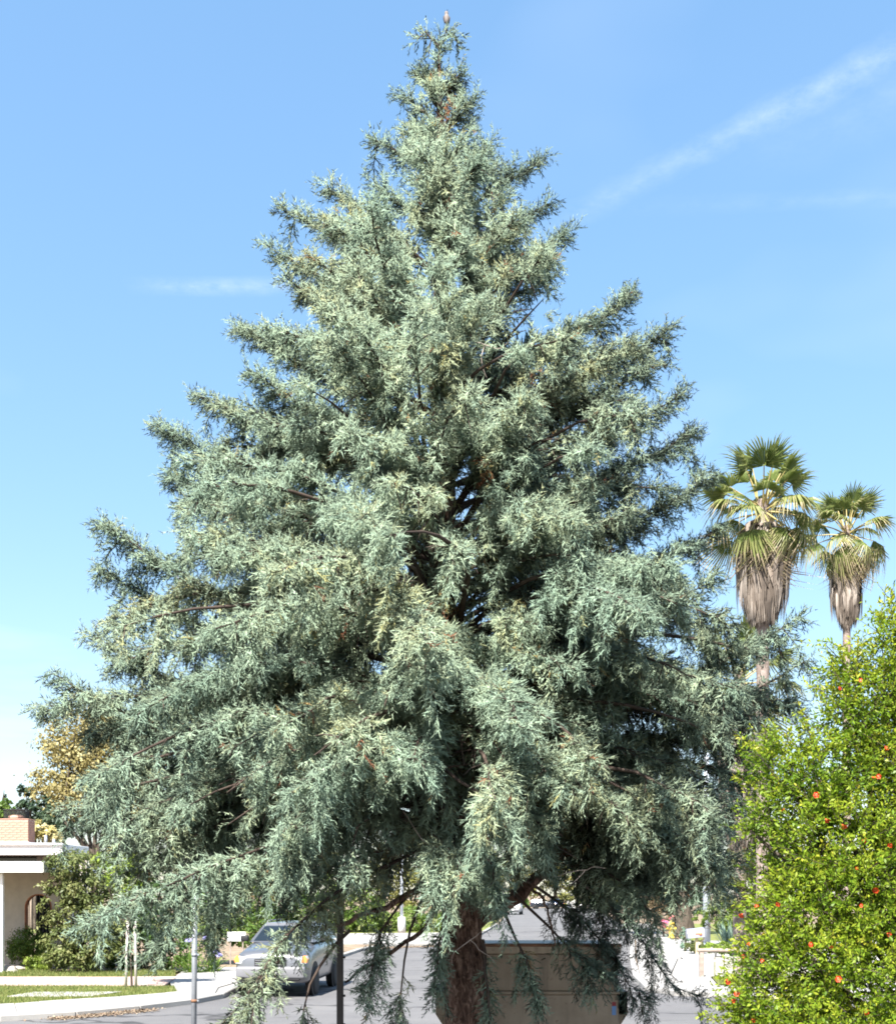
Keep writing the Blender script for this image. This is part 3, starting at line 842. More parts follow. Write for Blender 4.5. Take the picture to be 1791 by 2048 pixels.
limb([(910, 1560, 11.1), (930, 1500, 10.6), (945, 1430, 10.3), (960, 1400, 10.2)], .04, .02)
def bare_twigs(pts, n, ln):
    "pale bare twigs, weathered"
    P = W(*pts); paths = []
    for i in range(n):
        d = r.normal(0, 1, 3); d[1] = -abs(d[1]) * .5; d /= np.linalg.norm(d)
        q = [np.array(P)]
        for j in range(5):
            d = d + r.normal(0, .25, 3) + [0, 0, -.06]; d /= np.linalg.norm(d); q.append(q[-1] + d * ln / 5)
        paths.append((np.array(q), np.linspace(.005, .002, 6)))
    wv, wf = tubes_np(paths, 4)
    o = link('bare_twigs', np_mesh('bare_twigs', wv - TB, wf, M['deadtwig'], smooth_on=True), tree)
    o['kind'] = 'stuff'
M['deadtwig'] = simple('dead_twig', (.42, .35, .31), .85, var=.3, scale=9, spec=.2)
for p in [(900, 1900, 10.75), (940, 1880, 10.7), (845, 1680, 9.8), (870, 1460, 9.9), (900, 1120, 10.6), (1170, 1740, 10.2), (925, 1370, 10.4), (970, 690, 10.2), (760, 1160, 9.6)]:
    bare_twigs(p, 3, .32)

# ------------------------------------------------------------------ bird on the top shoot
M['bird_grey'] = simple('bird_grey', (.30, .27, .26), .8, var=.2, scale=40)
M['bird_white'] = simple('bird_breast', (.16, .135, .125), .8, var=.1, scale=40)
M['bird_dark'] = simple('bird_wing', (.06, .05, .055), .7, var=.3, scale=60)
M['beak'] = simple('beak', (.08, .07, .06), .4)
bp = W(893, 50, TY)
bird = empty('perched_bird', bp, rad(12), 'small grey bird with pale breast perched on the topmost shoot', 'bird')
bm_ = MB()
bm_.lathe([(.001, 0), (.013, .008), (.022, .03), (.027, .055), (.027, .075), (.022, .093), (.0165, .104), (.0175, .112), (.019, .122), (.0165, .135), (.009, .143), (.001, .146)], 16)
bmesh.ops.rotate(bm_.bm, verts=bm_.bm.verts, cent=(0, 0, .05), matrix=Matrix.Rotation(rad(-10), 3, 'X'))
for v_ in bm_.bm.verts:
    if v_.co.z < .1: v_.co.y *= 1.12
bm_.build('body', M['bird_white'], bird, True)
for s in (-1, 1):
    w_ = MB()
    w_.lathe([(.001, -.055), (.008, -.03), (.017, .0), (.018, .022), (.008, .038), (.001, .042)], 10)
    for v_ in w_.bm.verts: v_.co.x *= .42
    o = w_.build('wing', M['bird_dark'], bird, True, loc=(s * .025, .004, .05), rot=(rad(-6), rad(s * 6), 0))
MB().prism([(-.009, 0), (.009, 0), (.012, -.062), (-.012, -.062)], 'Y', .018, .023).build('tail', M['bird_dark'], bird)
MB().lathe([(.0045, 0), (.003, -.008), (.0005, -.016)], 8, axis='Y').build('beak', M['beak'], bird, True, loc=(0, -.022, .125))
for s in (-1, 1):
    MB().lathe([(.001, -.0028), (.0025, 0), (.001, .0028)], 8, axis='X').build('eye', M['beak'], bird, True, loc=(s * .0165, -.011, .127))
    MB().tube([(s * .008, 0, .012), (s * .009, -.004, -.012)], .002, 5).build('leg', M['beak'], bird)

# ------------------------------------------------------------------ skip behind the trunk
M['tan'] = simple('tan_painted_steel', (.27, .215, .155), .55, var=.16, scale=2.2, bumpy=.08)
def stained_steel(name, c):
    m, nt, b = new_mat(name)
    v_ = coords(nt, (7, 7, .7)); f1 = nz(nt, 1.3, 7, .65, v_); v2 = coords(nt, (1.6, 1.6, 1.6)); f2 = nz(nt, 1.2, 6, .62, v2); f3 = nz(nt, 9, 5, .7, v2)
    c1 = ramp(nt, [(.3, tuple(x * .62 for x in c)), (.48, c), (.75, tuple(min(1, x * 1.18) for x in c))], f1)
    mx = node(nt, 'ShaderNodeMix', data_type='RGBA'); nt.links.new(ramp(nt, [(.60, (0, 0, 0)), (.70, (.75, .75, .75))], f3), mx.inputs[0])
    m0 = node(nt, 'ShaderNodeMix', data_type='RGBA', blend_type='MULTIPLY'); m0.inputs[0].default_value = 1
    nt.links.new(c1, m0.inputs[6]); nt.links.new(ramp(nt, [(.3, (.72, .70, .68)), (.6, (1.05, 1.05, 1.05))], f2), m0.inputs[7])
    nt.links.new(m0.outputs[2], mx.inputs[6]); mx.inputs[7].default_value = (.13, .065, .035, 1)
    nt.links.new(mx.outputs[2], b.inputs['Base Color']); b.inputs['Roughness'].default_value = .6
    bump(nt, b, f2, .25, .03)
    return m
M['tan'] = stained_steel('tan_painted_steel', (.29, .225, .16))
M['rust'] = simple('rusty_rim', (.20, .10, .055), .8, var=.5, scale=9)
M['black'] = simple('black_plastic', (.018, .018, .02), .65, var=.2, spec=.3)
M['dark'] = simple('opening_shade', (.01, .01, .01), .9)  # near-black colour standing for the shade inside openings
M['red'] = simple('red_print', (.25, .02, .03), .5); M['blue'] = simple('blue_print', (.12, .24, .48), .5)
DY = 12.6
dum = empty('dumpster', (.93, DY + .75, 0), 0, 'tan steel dumpster standing half hidden behind the cypress trunk', 'dumpster')
def dl(x, y): p = W(x, y, DY); return p.x - .93, p.z
bx0, bx1 = dl(893, 0)[0], dl(1237, 0)[0]
ztop, zrib = dl(0, 1889)[1], dl(0, 1985)[1]
b_ = MB()
b_.box((bx0, -.75, .14), (bx1, .75, zrib - .02), .012)
b_.box((bx0 + .015, -.735, zrib + .012), (bx1 - .015, .735, ztop - .1), .012)
b_.build('body', M['tan'], dum)
MB().box((bx0 - .012, -.765, zrib - .022), (bx1 + .012, .765, zrib + .014), .008).build('rib', M['tan'], dum)
MB().box((bx0 - .02, -.775, ztop - .1), (bx1 + .02, .775, ztop - .012), .012).build('rim', stained_steel('tan_rim_steel', (.40, .32, .235)), dum)
rr_ = MB()
rr_.tube([(bx0 - .02, -.775, ztop - .005), (bx1 + .02, -.775, ztop - .005)], .018, 8)
rr_.build('rim_bar', M['rust'], dum, True)
lid = MB()
for k in range(2):
    x0 = bx0 + k * (bx1 - bx0) / 2 + .01; x1 = bx0 + (k + 1) * (bx1 - bx0) / 2 - .01
    MB().box((x0, -.70, ztop - .06), (x1, .8, ztop - .022), .014).build('lid', M['black'], dum)
lid.bm.free()
for s, xa in ((1, bx1), (-1, bx0)):
    w_ = .125
    pk = MB()
    xo = xa + s * w_
    z1, z0 = zrib - .005, zrib - .26
    for lo, hi in (((xa, -.55, z1 - .02), (xo, .55, z1)), ((xo - s * .015, -.55, z0), (xo, .55, z1 - .021))):
        pk.box([min(a, b) for a, b in zip(lo, hi)], [max(a, b) for a, b in zip(lo, hi)], .003)
    pk.prism([(xa + s * .002, z0), (xo - s * .002, z0), (xa + s * .02, z0 - .16), (xa + s * .002, z0 - .16)], 'Y', -.55, .55)
    if s < 0: pk.box((xo + .001, -.57, z0), (xa - .001, -.551, z1 - .001), .003)
    o = pk.build('fork_pocket', M['tan'], dum)
    if s > 0:
        MB().box((xa + .004, -.40, z0 + .004), (xo - .017, .54, z1 - .024)).build('pocket_shade', M['dark'], o)  # solid dark block painted as the shade inside the pocket
st = empty
x0, z0 = dl(1223, 2030); x1, z1 = dl(1231, 2012)
MB().box((x0, -.7535, z0), (x1, -.7505, z1)).build('sticker', M['blue'], dum)
MB().box((x0, -.7535, z1 + .001), (x1, -.7505, dl(0, 2004)[1])).build('sticker', M['red'], dum)
for sx in (bx0 + .15, bx1 - .15):
    for sy in (-.6, .6):
        wh = MB(); wh.lathe([(.02, -.025), (.065, -.025), (.07, -.015), (.07, .015), (.065, .025), (.02, .025)], 16, axis='X')
        wh.build('caster', M['black'], dum, True, loc=(sx, sy, .07))

# ------------------------------------------------------------------ posts near the tree
M['galv'] = simple('galvanised_steel', (.34, .36, .39), .45, .6, var=.15, scale=7)
M['pole_dark'] = simple('dark_brown_steel', (.035, .028, .025), .6, var=.3, scale=8)
p = W(387, 2048, 15.0)
gp = empty('steel_pole', (p.x, 15, 0), 0, 'plain galvanised steel pole standing left of the silver car', 'pole')
MB().tube([(0, 0, 0), (0, 0, 3.0)], .036, 16).build('shaft', M['galv'], gp, True)
MB().lathe([(.036, 3.0), (.042, 3.0), (.042, 3.03), (.02, 3.05), (.001, 3.052)], 16).build('cap', M['galv'], gp, True)
MB().lathe([(.11, 0), (.11, .02), (.05, .05), (.037, .05)], 16).build('base_flange', M['galv'], gp, True)
for z in (1.02, 1.62, 2.35):
    MB().lathe([(.0365, z - .02), (.041, z - .02), (.041, z + .02), (.0365, z + .02)], 16).build('band', M['rust'] if z == 1.02 else M['galv'], gp, True)
    MB().box((.036, -.012, z - .012), (.062, .012, z + .012), .003).build('bolt', M['galv'], gp)
gp.rotation_euler = (0, rad(.5), 0)
p = W(680, 2048, 12.0)
dp = empty('dark_post', (p.x, 12, 0), 0, 'slim dark brown post right of the silver car, under the boughs', 'post')
MB().box((-.034, -.034, 0), (.034, .034, 2.55), .008).build('shaft', M['pole_dark'], dp)
MB().prism([(-.042, 2.55), (.042, 2.55), (.0, 2.60)], 'Y', -.042, .042).build('cap', M['pole_dark'], dp)
for k, z in enumerate((1.05, 1.35, 1.75)):
    MB().lathe([(.001, -.012), (.012, -.008), (.014, 0), (.012, .008), (.001, .012)], 8, axis='X').build('insulator', M['black'], dp, True, loc=(.046, -.01, z))

# ------------------------------------------------------------------ cars
def paint(name, c, metal=.6, rough=.32):
    m, nt, b = new_mat(name)
    v_ = coords(nt); f = nz(nt, 3, 5, .6, v_)
    nt.links.new(ramp(nt, [(.3, tuple(x * .92 for x in c)), (.7, c)], f), b.inputs['Base Color'])
    b.inputs['Metallic'].default_value = metal; b.inputs['Roughness'].default_value = rough
    b.inputs['Coat Weight'].default_value = .6; b.inputs['Coat Roughness'].default_value = .12
    return m
M['silver'] = paint('silver_paint', (.175, .178, .19), .6)
M['trimgrey'] = simple('grey_bumper_plastic', (.15, .15, .162), .45, var=.06)
M['carwhite'] = paint('white_paint', (.74, .74, .74), .0, .35)
M['cardark'] = paint('dark_paint', (.03, .035, .05), .3, .3)
M['carblue'] = paint('blue_paint', (.05, .08, .18), .3, .3)
M['glass'] = simple('car_glass', (.012, .017, .022), .06, var=.1, spec=.45)
M['tyre'] = simple('tyre_rubber', (.016, .016, .017), .85, var=.2)
M['alloy'] = simple('alloy_rim', (.48, .48, .5), .3, .8, var=.08)
M['lamp'] = simple('lamp_lens', (.5, .52, .55), .12, var=.08, spec=.9)
M['amber'] = simple('amber_lens', (.75, .25, .06), .2, var=.08, spec=.8)
M['chrome'] = simple('chrome', (.7, .7, .72), .12, .95, var=.03)
M['tail'] = simple('tail_lens', (.4, .02, .02), .2)
M['plate'] = simple('number_plate', (.7, .7, .7), .5)
def make_car(name, label, loc, rz, pm, group=None, L=4.4, Wd=1.78, Ht=1.72, suv=True):
    root = empty(name, loc, rz, label, 'car', group)
    k = L / 4.4; kw = Wd / 1.78; hb = 1.26 if suv else .95; zr = Ht
    f = hb / 1.14
    S = [(-2.20, .70, .42, .68, .84), (-2.15, .80, .36, .72, .93), (-1.98, .875, .33, .78, .99), (-1.5, .89, .32, .84, 1.06), (-1.05, .89, .32, .91, 1.12), (-.85, .89, .32, .94, 1.155), (0, .895, .32, .96, 1.16), (1.4, .89, .33, .97, 1.16), (1.98, .87, .35, .97, 1.15), (2.15, .82, .38, .93, 1.10), (2.20, .76, .44, .85, 1.0)]
    bm2 = MB(); rings = []
    for y, hw, zb, zs2, zt in S:
        hw *= kw; y *= k; zs2 *= f; zt *= f
        half = [(hw * .90, zb), (hw * .985, zb + .08), (hw, zb + (zs2 - zb) * .55), (hw * .985, zs2), (hw * .93, zs2 + (zt - zs2) * .55), (hw * .78, zt - .012), (hw * .4, zt + .012), (0, zt + .02)]
        ring = [(x, z) for x, z in half] + [(-x, z) for x, z in half[-2::-1]]
        rings.append([bm2.bm.verts.new((x, y, z)) for x, z in ring])
    n = len(rings[0])
    for a, b in zip(rings, rings[1:]):
        for i in range(n - 1): bm2.bm.faces.new((a[i], a[i + 1], b[i + 1], b[i]))
        bm2.bm.faces.new((a[n - 1], a[0], b[0], b[n - 1]))
    bm2.bm.faces.new(rings[0]); bm2.bm.faces.new(rings[-1][::-1])
    body = bm2.build('body', pm, root, True)
    # cabin
    zb, z1, z2 = hb - .01, zr - .075, zr
    yb0, yb1, yr0, yr1 = (-1.0, 2.10, -.32, 1.86) if suv else (-.85, 1.75, -.05, 1.05)
    yb0 *= k; yb1 *= k; yr0 *= k; yr1 *= k
    hb_, hr_ = .83 * kw, .645 * kw
    cb = MB(); rr2 = []
    for (ya, yc, hw, z) in ((yb0, yb1, hb_, zb), (yr0, yr1, hr_, z1), (yr0 + .06, yr1 - .05, hr_ - .07, z2 - .012), (yr0 + .3, yr1 - .25, hr_ - .3, z2)):
        rr2.append([cb.bm.verts.new(p) for p in ((-hw * .93, ya, z), (hw * .93, ya, z), (hw, ya + .10, z), (hw, yc - .1, z), (hw * .93, yc, z), (-hw * .93, yc, z), (-hw, yc - .1, z), (-hw, ya + .10, z))])
    for a, b in zip(rr2, rr2[1:]):
        for i in range(8): cb.bm.faces.new((a[i], a[(i + 1) % 8], b[(i + 1) % 8], b[i]))
    cb.bm.faces.new(rr2[-1])
    cab = cb.build('cabin', pm, root)
    def pane(nm, pts, out, mat=M['glass']):
        pts = [Vector(q) for q in pts]; out = Vector(out).normalized()
        m_ = MB(); A = [m_.bm.verts.new(q + out * .006) for q in pts]; B = [m_.bm.verts.new(q - out * .02) for q in pts]
        m_.bm.faces.new(A); m_.bm.faces.new(B[::-1])
        for i in range(len(A)): m_.bm.faces.new((A[i], A[(i + 1) % len(A)], B[(i + 1) % len(A)], B[i]))
        return m_.build(nm, mat, root)
    def lerp(a, b, t): return a + (b - a) * t
    def fr(t, sx): return (sx * lerp(hb_ * .93, hr_ * .93, t) * .93, lerp(yb0, yr0, t), lerp(zb, z1, t))
    pane('windscreen', [fr(.07, -1), fr(.07, 1), fr(.94, 1), fr(.94, -1)], (0, -(z1 - zb), (yr0 - yb0)))
    def rrp(t, sx): return (sx * lerp(hb_ * .93, hr_ * .93, t) * .9, lerp(yb1, yr1, t), lerp(zb, z1, t))
    pane('rear_window', [rrp(.2, -1), rrp(.2, 1), rrp(.9, 1), rrp(.9, -1)], (0, (z1 - zb), (yb1 - yr1)))
    for s in (-1, 1):
        def sp(t, y): return (s * lerp(hb_, hr_, t), y, lerp(zb, z1, t))
        y0 = lambda t: lerp(yb0, yr0, t) + .16
        y1 = lambda t: lerp(yb1, yr1, t) - .16
        mid1, mid2 = lerp(yb0, yb1, .42), lerp(yb0, yb1, .74)
        out = (s * (z1 - zb), 0, (hb_ - hr_))
        pane('side_window', [sp(.1, y0(.1) + .05), sp(.1, mid1 - .04), sp(.9, mid1 - .04), sp(.9, y0(.9))], out)
        pane('side_window', [sp(.1, mid1 + .04), sp(.1, mid2 - .04), sp(.9, mid2 - .04), sp(.9, mid1 + .04)], out)
        pane('side_window', [sp(.1, mid2 + .04), sp(.1, y1(.1)), sp(.9, y1(.9)), sp(.9, mid2 + .04)], out)
        xw = .89 * kw
        for yw in (-1.32 * k, 1.32 * k):
            ar = MB(); ar.lathe([(.001, -.012), (.41 * f, -.012), (.41 * f, .012), (.001, .012)], 24, axis='X')
            ar.build('wheel_arch', M['black'], root, loc=(s * (xw - .008), yw, .36))
            wh = MB(); wh.lathe([(.20, -.11), (.32, -.11), (.345, -.085), (.352, -.04), (.352, .04), (.345, .085), (.32, .11), (.20, .11)], 28, axis='X')
            w_ = wh.build('wheel', M['tyre'], root, True, loc=(s * (xw - .075), yw, .352))
            rm = MB(); rm.lathe([(.215, -.05), (.215, .085), (.195, .075), (.185, .04), (.06, .052), (.05, .07), (.001, .07)], 24, axis='X')
            ro = rm.build('rim', M['alloy'], w_, True)
            if s < 0: ro.rotation_euler = (0, 0, math.pi)
        # mirror, handles, lamps
        mr = MB(); mr.box((-.1, -.06, -.07), (.1, .06, .07), .03, seg=2)
        mr.build('mirror', M['black'], root, True, loc=(s * (.99 * kw), yb0 + .28, zb + .08))
        for yh in (mid1 - .12, mid2 - .05):
            MB().box((-.015, -.09, -.014), (.015, .09, .014), .006).build('door_handle', pm, root, loc=(s * (.895 * kw + .006), yh, hb - .16))
        hl = MB(); hl.prism([(s * .42 * kw, .70 * f), (s * .84 * kw, .715 * f), (s * .865 * kw, .80 * f), (s * .835 * kw, .885 * f), (s * .45 * kw, .845 * f)], 'Y', -2.19 * k, -1.95 * k, .012)
        hlo = hl.build('headlight', M['lamp'], root)
        MB().prism([(s * .725 * kw, .735 * f), (s * .855 * kw, .735 * f), (s * .87 * kw, .80 * f), (s * .82 * kw, .895 * f), (s * .75 * kw, .875 * f)], 'Y', -2.197 * k, -1.90 * k, .01).build('indicator', M['amber'], root)
        MB().lathe([(.001, -.02), (.05, -.014), (.062, 0), (.062, .05), (.001, .05)], 16, axis='Y').build('fog_light', M['lamp'], root, True, loc=(s * .62 * kw, -2.215 * k, .50 * f))
        MB().prism([(s * .70 * kw, .75 * f), (s * .80 * kw, .75 * f), (s * .80 * kw, 1.02 * f), (s * .70 * kw, 1.0 * f)], 'Y', 2.16 * k, 2.215 * k, .01).build('tail_light', M['tail'], root)
        if suv:
            MB().tube([(s * (hr_ - .06), yr0 + .25, z2 - .03), (s * (hr_ - .06), yr0 + .35, z2 + .035), (s * (hr_ - .06), yr1 - .35, z2 + .035), (s * (hr_ - .06), yr1 - .25, z2 - .03)], .015, 8).build('roof_rail', M['trimgrey'], root, True)
    gr = MB(); gr.box((-.38 * kw, -2.212 * k, .665 * f), (.38 * kw, -2.15 * k, .82 * f), .01)
    g_ = gr.build('grille', M['black'], root)
    for i in range(3):
        MB().box((-.36 * kw, -2.222 * k, (.69 + .045 * i) * f), (.36 * kw, -2.213 * k, (.705 + .045 * i) * f), .002).build('bar', M['chrome'], g_)
    bpz = MB(); bpz.box((-.82 * kw, -2.26 * k, .40 * f), (.82 * kw, -2.06 * k, .66 * f), .06, seg=3)
    bpz.build('bumper', M['trimgrey'] if suv else pm, root, True)
    MB().box((-.70 * kw, -2.235 * k, .36 * f), (.70 * kw, -2.08 * k, .455 * f), .02).build('air_dam', M['black'], root)
    MB().box((-.16, -2.275 * k, .50 * f), (.16, -2.262 * k, .63 * f), .003).build('number_plate', M['plate'], root)
    rbz = MB(); rbz.box((-.80 * kw, 2.1 * k, .42 * f), (.80 * kw, 2.26 * k, .66 * f), .04, seg=2)
    rbz.build('bumper', M['trimgrey'] if suv else pm, root, True)
    return root
fc = G(536, 1996)
make_car('suv', 'silver four-wheel-drive car facing the camera, partly hidden by low boughs', (fc.x + .22, fc.y + 2.25, .0), rad(-4.5), M['silver'])
def far_car(name, label, x, y, rz, mat, **k):
    p = G(x, y); make_car(name, label, (p.x, p.y, 0), rz, mat, **k)
far_car('far_car', 'white car parked far down the street right of the trunk', 1028, 1829, rad(-8), M['carwhite'], L=4.7, Ht=1.65)
far_car('far_car', 'dark car parked far off beside the grassy verge', 1086, 1818, rad(80), M['cardark'], Ht=1.7)
far_car('far_car', 'dark blue car standing at the far end of the street', 1112, 1817, rad(10), M['carblue'], Ht=1.75)
far_car('far_car', 'white car at the far right end of the street behind foliage', 1180, 1817, rad(85), M['carwhite'], suv=False, Ht=1.45)
p = G(1142, 1818)
hb = empty('white_bin', (p.x, p.y, 0), rad(10), 'small white bin on the far verge between parked cars', 'bin')
MB().prism([(-.55, .12), (.55, .12), (.7, 1.75), (-.7, 1.75)], 'Y', -.55, .55, .04).build('body', M['carwhite'], hb)
MB().box((-.74, -.62, 1.76), (.74, .6, 1.88), .04).build('lid', M['trimgrey'], hb)
for s in (-1, 1): MB().lathe([(.02, -.05), (.14, -.05), (.16, 0), (.14, .05), (.02, .05)], 14, axis='X').build('wheel', M['tyre'], hb, True, loc=(s * .5, .45, .16))

# ------------------------------------------------------------------ house at the left edge
M['whitetrim'] = simple('white_fascia', (.80, .80, .79), .6, var=.05, scale=2)
M['stucco'] = simple('beige_stucco', (.42, .38, .34), .9, var=.12, scale=2.5, bumpy=.25)
M['soffit'] = simple('brown_soffit', (.22, .16, .13), .8, var=.2, scale=4)
M['brick'] = simple('orange_brick', (.42, .235, .175), .85, var=.22, scale=5, bumpy=.3)
M['mortar'] = simple('mortar', (.42, .33, .29), .95, var=.15, scale=9)
M['archbrick'] = simple('arch_reveal', (.36, .15, .08), .85, var=.25, scale=5)
M['mesh'] = simple('black_wire', (.03, .03, .032), .6)
HY = 36.6
house = empty('bungalow', (W(30, 0, HY).x, HY, 0), 0, 'low beige bungalow with white flat roof edges at the left border', 'house')
HX = house.location.x
def hx(px, Y=HY): return W(px, 0, Y).x - HX
def hz_(py, Y=HY): return W(0, py, Y).z
x0, x1 = hx(-420), hx(112)
ax0, ax1, az = hx(50), hx(104), hz_(1788)
ac = (ax0 + ax1) / 2; ar_ = (ax1 - ax0) / 2
wl = MB()
zt = hz_(1746)
wl.box((x0, 0, 0), (ax0, .25, zt))
wl.box((ax1, 0, 0), (x1 + .9, .25, zt))
arc = [(ac + ar_ * math.cos(t), az - ar_ + ar_ * math.sin(t)) for t in np.linspace(0, math.pi, 15)]
wl.prism([(ax1, zt), (ax1, az - ar_)] + arc[1:-1] + [(ax0, az - ar_), (ax0, zt)], 'Y', 0, .25)
wl.build('wall', M['stucco'], house)
rv = MB()
for (a, b) in zip(arc, arc[1:]):
    c0 = (ac + (a[0] - ac) * .94, az - ar_ + (a[1] - az + ar_) * .94); c1 = (ac + (b[0] - ac) * .94, az - ar_ + (b[1] - az + ar_) * .94)
    rv.prism([a, b, c1, c0], 'Y', -.015, .24)
rv.box((ax0 + .001, -.015, .0), (ax0 + ar_ * .06, .24, az - ar_))
rv.box((ax1 - ar_ * .06, -.015, .0), (ax1 - .001, .24, az - ar_))
rv.build('arch_surround', M['archbrick'], house)
MB().box((ax0 - .3, 1.9, 0), (ax1 + .3, 2.0, az + .2)).build('porch_back', M['dark'], house)  # panel behind the arch, its shade painted as near-black
gt = empty('gate'); gt.parent = house; 
bpy.data.objects.remove(gt)
gm = MB(); gm.box((ax0 + .06, .1, .9), (ax1 - .06, .13, .95)); gm.box((ax0 + .06, .1, .15), (ax1 - .06, .13, .2))
gate = gm.build('gate', M['mesh'], house)
for i in range(7):
    xx = ax0 + .1 + (ax1 - ax0 - .2) * i / 6
    top_ = az - ar_ + math.sqrt(max(0, (ar_ * .93) ** 2 - (xx - ac) ** 2))
    MB().tube([(xx, .115, .05), (xx, .115, top_)], .013, 6).build('bar', M['mesh'], gate)
# lower roof
zl0, zl1 = hz_(1745, 33.8), hz_(1723, 33.8)
MB().box((x0, -2.8, zl0), (hx(87, 33.8), -2.65, zl1), .01).build('fascia', M['whitetrim'], house)
MB().box((x0, -2.64, zl1 - .12), (hx(87, 33.8) - .02, 3.0, zl1 - .03)).build('lower_roof', M['soffit'], house)
MB().box((hx(87, 33.8) - .12, -2.648, zl0 + .01), (hx(87, 33.8) - .004, 3.0, zl1 - .02)).build('fascia', M['whitetrim'], house)
MB().box((hx(87) - .3, .26, zt + .001), (x1 + .9, .4, hz_(1712))).build('upper_wall', M['stucco'], house)
MB().box((x0, .8, zl1 - .02), (hx(80), .9, hz_(1712))).build('clerestory', M['glass'], house)
# upper roof
yo = -.9 + .2
zu0, zu1 = hz_(1710, HY + yo), hz_(1687, HY + yo)
xr = hx(126, HY + yo)
MB().box((x0, yo, zu0), (xr, yo + .15, zu1), .01).build('fascia', M['whitetrim'], house)
MB().box((xr - .15, yo + .152, zu0), (xr, 1.9, zu1), .01).build('fascia', M['whitetrim'], house)
MB().box((x0, yo + .153, zu0 + .05), (xr - .153, 1.9, zu1 - .04)).build('upper_roof', M['soffit'], house)
MB().box((x0 + .5, .91, zt - .01), (xr - .8, 1.8, zu0 + .048)).build('rear_wall', M['stucco'], house)
MB().box((hx(-6, 34), -2.5, 0), (hx(3, 34), -2.36, zl0 - .01), .01).build('porch_post', M['whitetrim'], house)
MB().tube([(x1 + .55, -.06, .1), (x1 + .55, -.06, zt - .25), (x1 + .55, -.3, zt - .02)], .035, 8).build('downpipe', M['whitetrim'], house, True)
for (px_, hh) in ((92, .35), (108, .22)):
    MB().tube([(hx(px_, HY + 1), 1.0, zu1 - .05), (hx(px_, HY + 1), 1.0, zu1 + hh)], .05, 10).build('vent_pipe', M['galv'], house, True)
MB().tube([(x0, yo - .05, zu1 - .03), (xr, yo - .05, zu1 - .03)], .045, 8).build('gutter', M['whitetrim'], house, True)
# chimney: cores with bricks laid proud of the mortar
CY0 = 37.3
def cxp(px): return W(px, 0, CY0).x - HX
def czp(py): return W(0, py, CY0).z
cx0, cx1 = cxp(-4), cxp(57)
cyl, cyh = CY0 - HY, CY0 - HY + .62
zb_, zc_ = czp(1684), czp(1641)
ch = MB(); ch.box((cx0 + .012, cyl + .012, zb_ - .02), (cx1 - .012, cyh - .012, zc_ + .03))
chim = ch.build('chimney', M['mortar'], house)
MB().box((cx0 - .03, cyl - .03, zu1 - .05), (cx1 + .03, cyh + .03, zb_ - .001), .008).build('base', M['whitetrim'], chim)
ncourse = 9; chh = (zc_ - zb_) / ncourse
brick_meshes = {}
def brick(lx, ly, cx_, cy_, z):
    key = (round(lx, 3), round(ly, 3))
    if key not in brick_meshes:
        brick_meshes[key] = MB().box((-lx / 2, -ly / 2, -chh / 2 + .005), (lx / 2, ly / 2, chh / 2 - .005), .004).mesh('brick', M['brick'])
    link('brick', brick_meshes[key], chim, (cx_ + random.uniform(-.002, .002), cy_ + random.uniform(-.002, .002), z))
nb = 4; bl = (cx1 - cx0) / nb
for c in range(ncourse):
    z = zb_ + chh * (c + .5)
    off = .5 if c % 2 else 0
    xs_ = [cx0 + bl * (i + off) for i in range(nb + 1)]
    edges = sorted(set([cx0] + [x for x in xs_ if cx0 < x < cx1] + [cx1]))
    for a, b in zip(edges, edges[1:]):
        brick(b - a - .010, .09, (a + b) / 2, cyl + .045, z)
        brick(b - a - .010, .09, (a + b) / 2, cyh - .045, z)
    yl = [cyl + .095, cyl + .095 + .215 * (1 - off * .5), cyh - .095]
    for a, b in zip(yl, yl[1:]):
        brick(.09, b - a - .01, cx1 - .045, (a + b) / 2, z)
        brick(.09, b - a - .01, cx0 + .045, (a + b) / 2, z)
MB().box((cx0 - .01, cyl - .01, zc_ + .031), (cx1 + .01, cyh + .01, zc_ + .06), .006).build('cap', M['brick'], chim)
cm = (cx0 + cx1) / 2; cmy = (cyl + cyh) / 2
fl = MB(); fl.lathe([(.26, zc_ + .06), (.26, zc_ + .15), (.20, zc_ + .19), (.001, zc_ + .19)], 20, c=(cm, cmy, 0))
fl.build('flue', M['brick'], chim, True)
wm_ = MB()
for i in range(15):
    t = -.34 + .68 * i / 14
    for sy in (-.22, .22): wm_.tube([(cm + t, cmy + sy, zc_ + .06), (cm + t, cmy + sy, zc_ + .36)], .006, 4)
for i in range(9):
    t = -.22 + .44 * i / 8
    for sx in (-.34, .34): wm_.tube([(cm + sx, cmy + t, zc_ + .06), (cm + sx, cmy + t, zc_ + .36)], .006, 4)
for j in range(7):
    z = zc_ + .07 + .048 * j
    for sy in (-.22, .22): wm_.tube([(cm - .34, cmy + sy, z), (cm + .34, cmy + sy, z)], .006, 4)
    for sx in (-.34, .34): wm_.tube([(cm + sx, cmy - .22, z), (cm + sx, cmy + .22, z)], .006, 4)
wm_.box((cm - .36, cmy - .24, zc_ + .36), (cm + .36, cmy + .24, zc_ + .375))
wmo = wm_.build('spark_guard', M['mesh'], chim); wmo['kind'] = 'stuff'

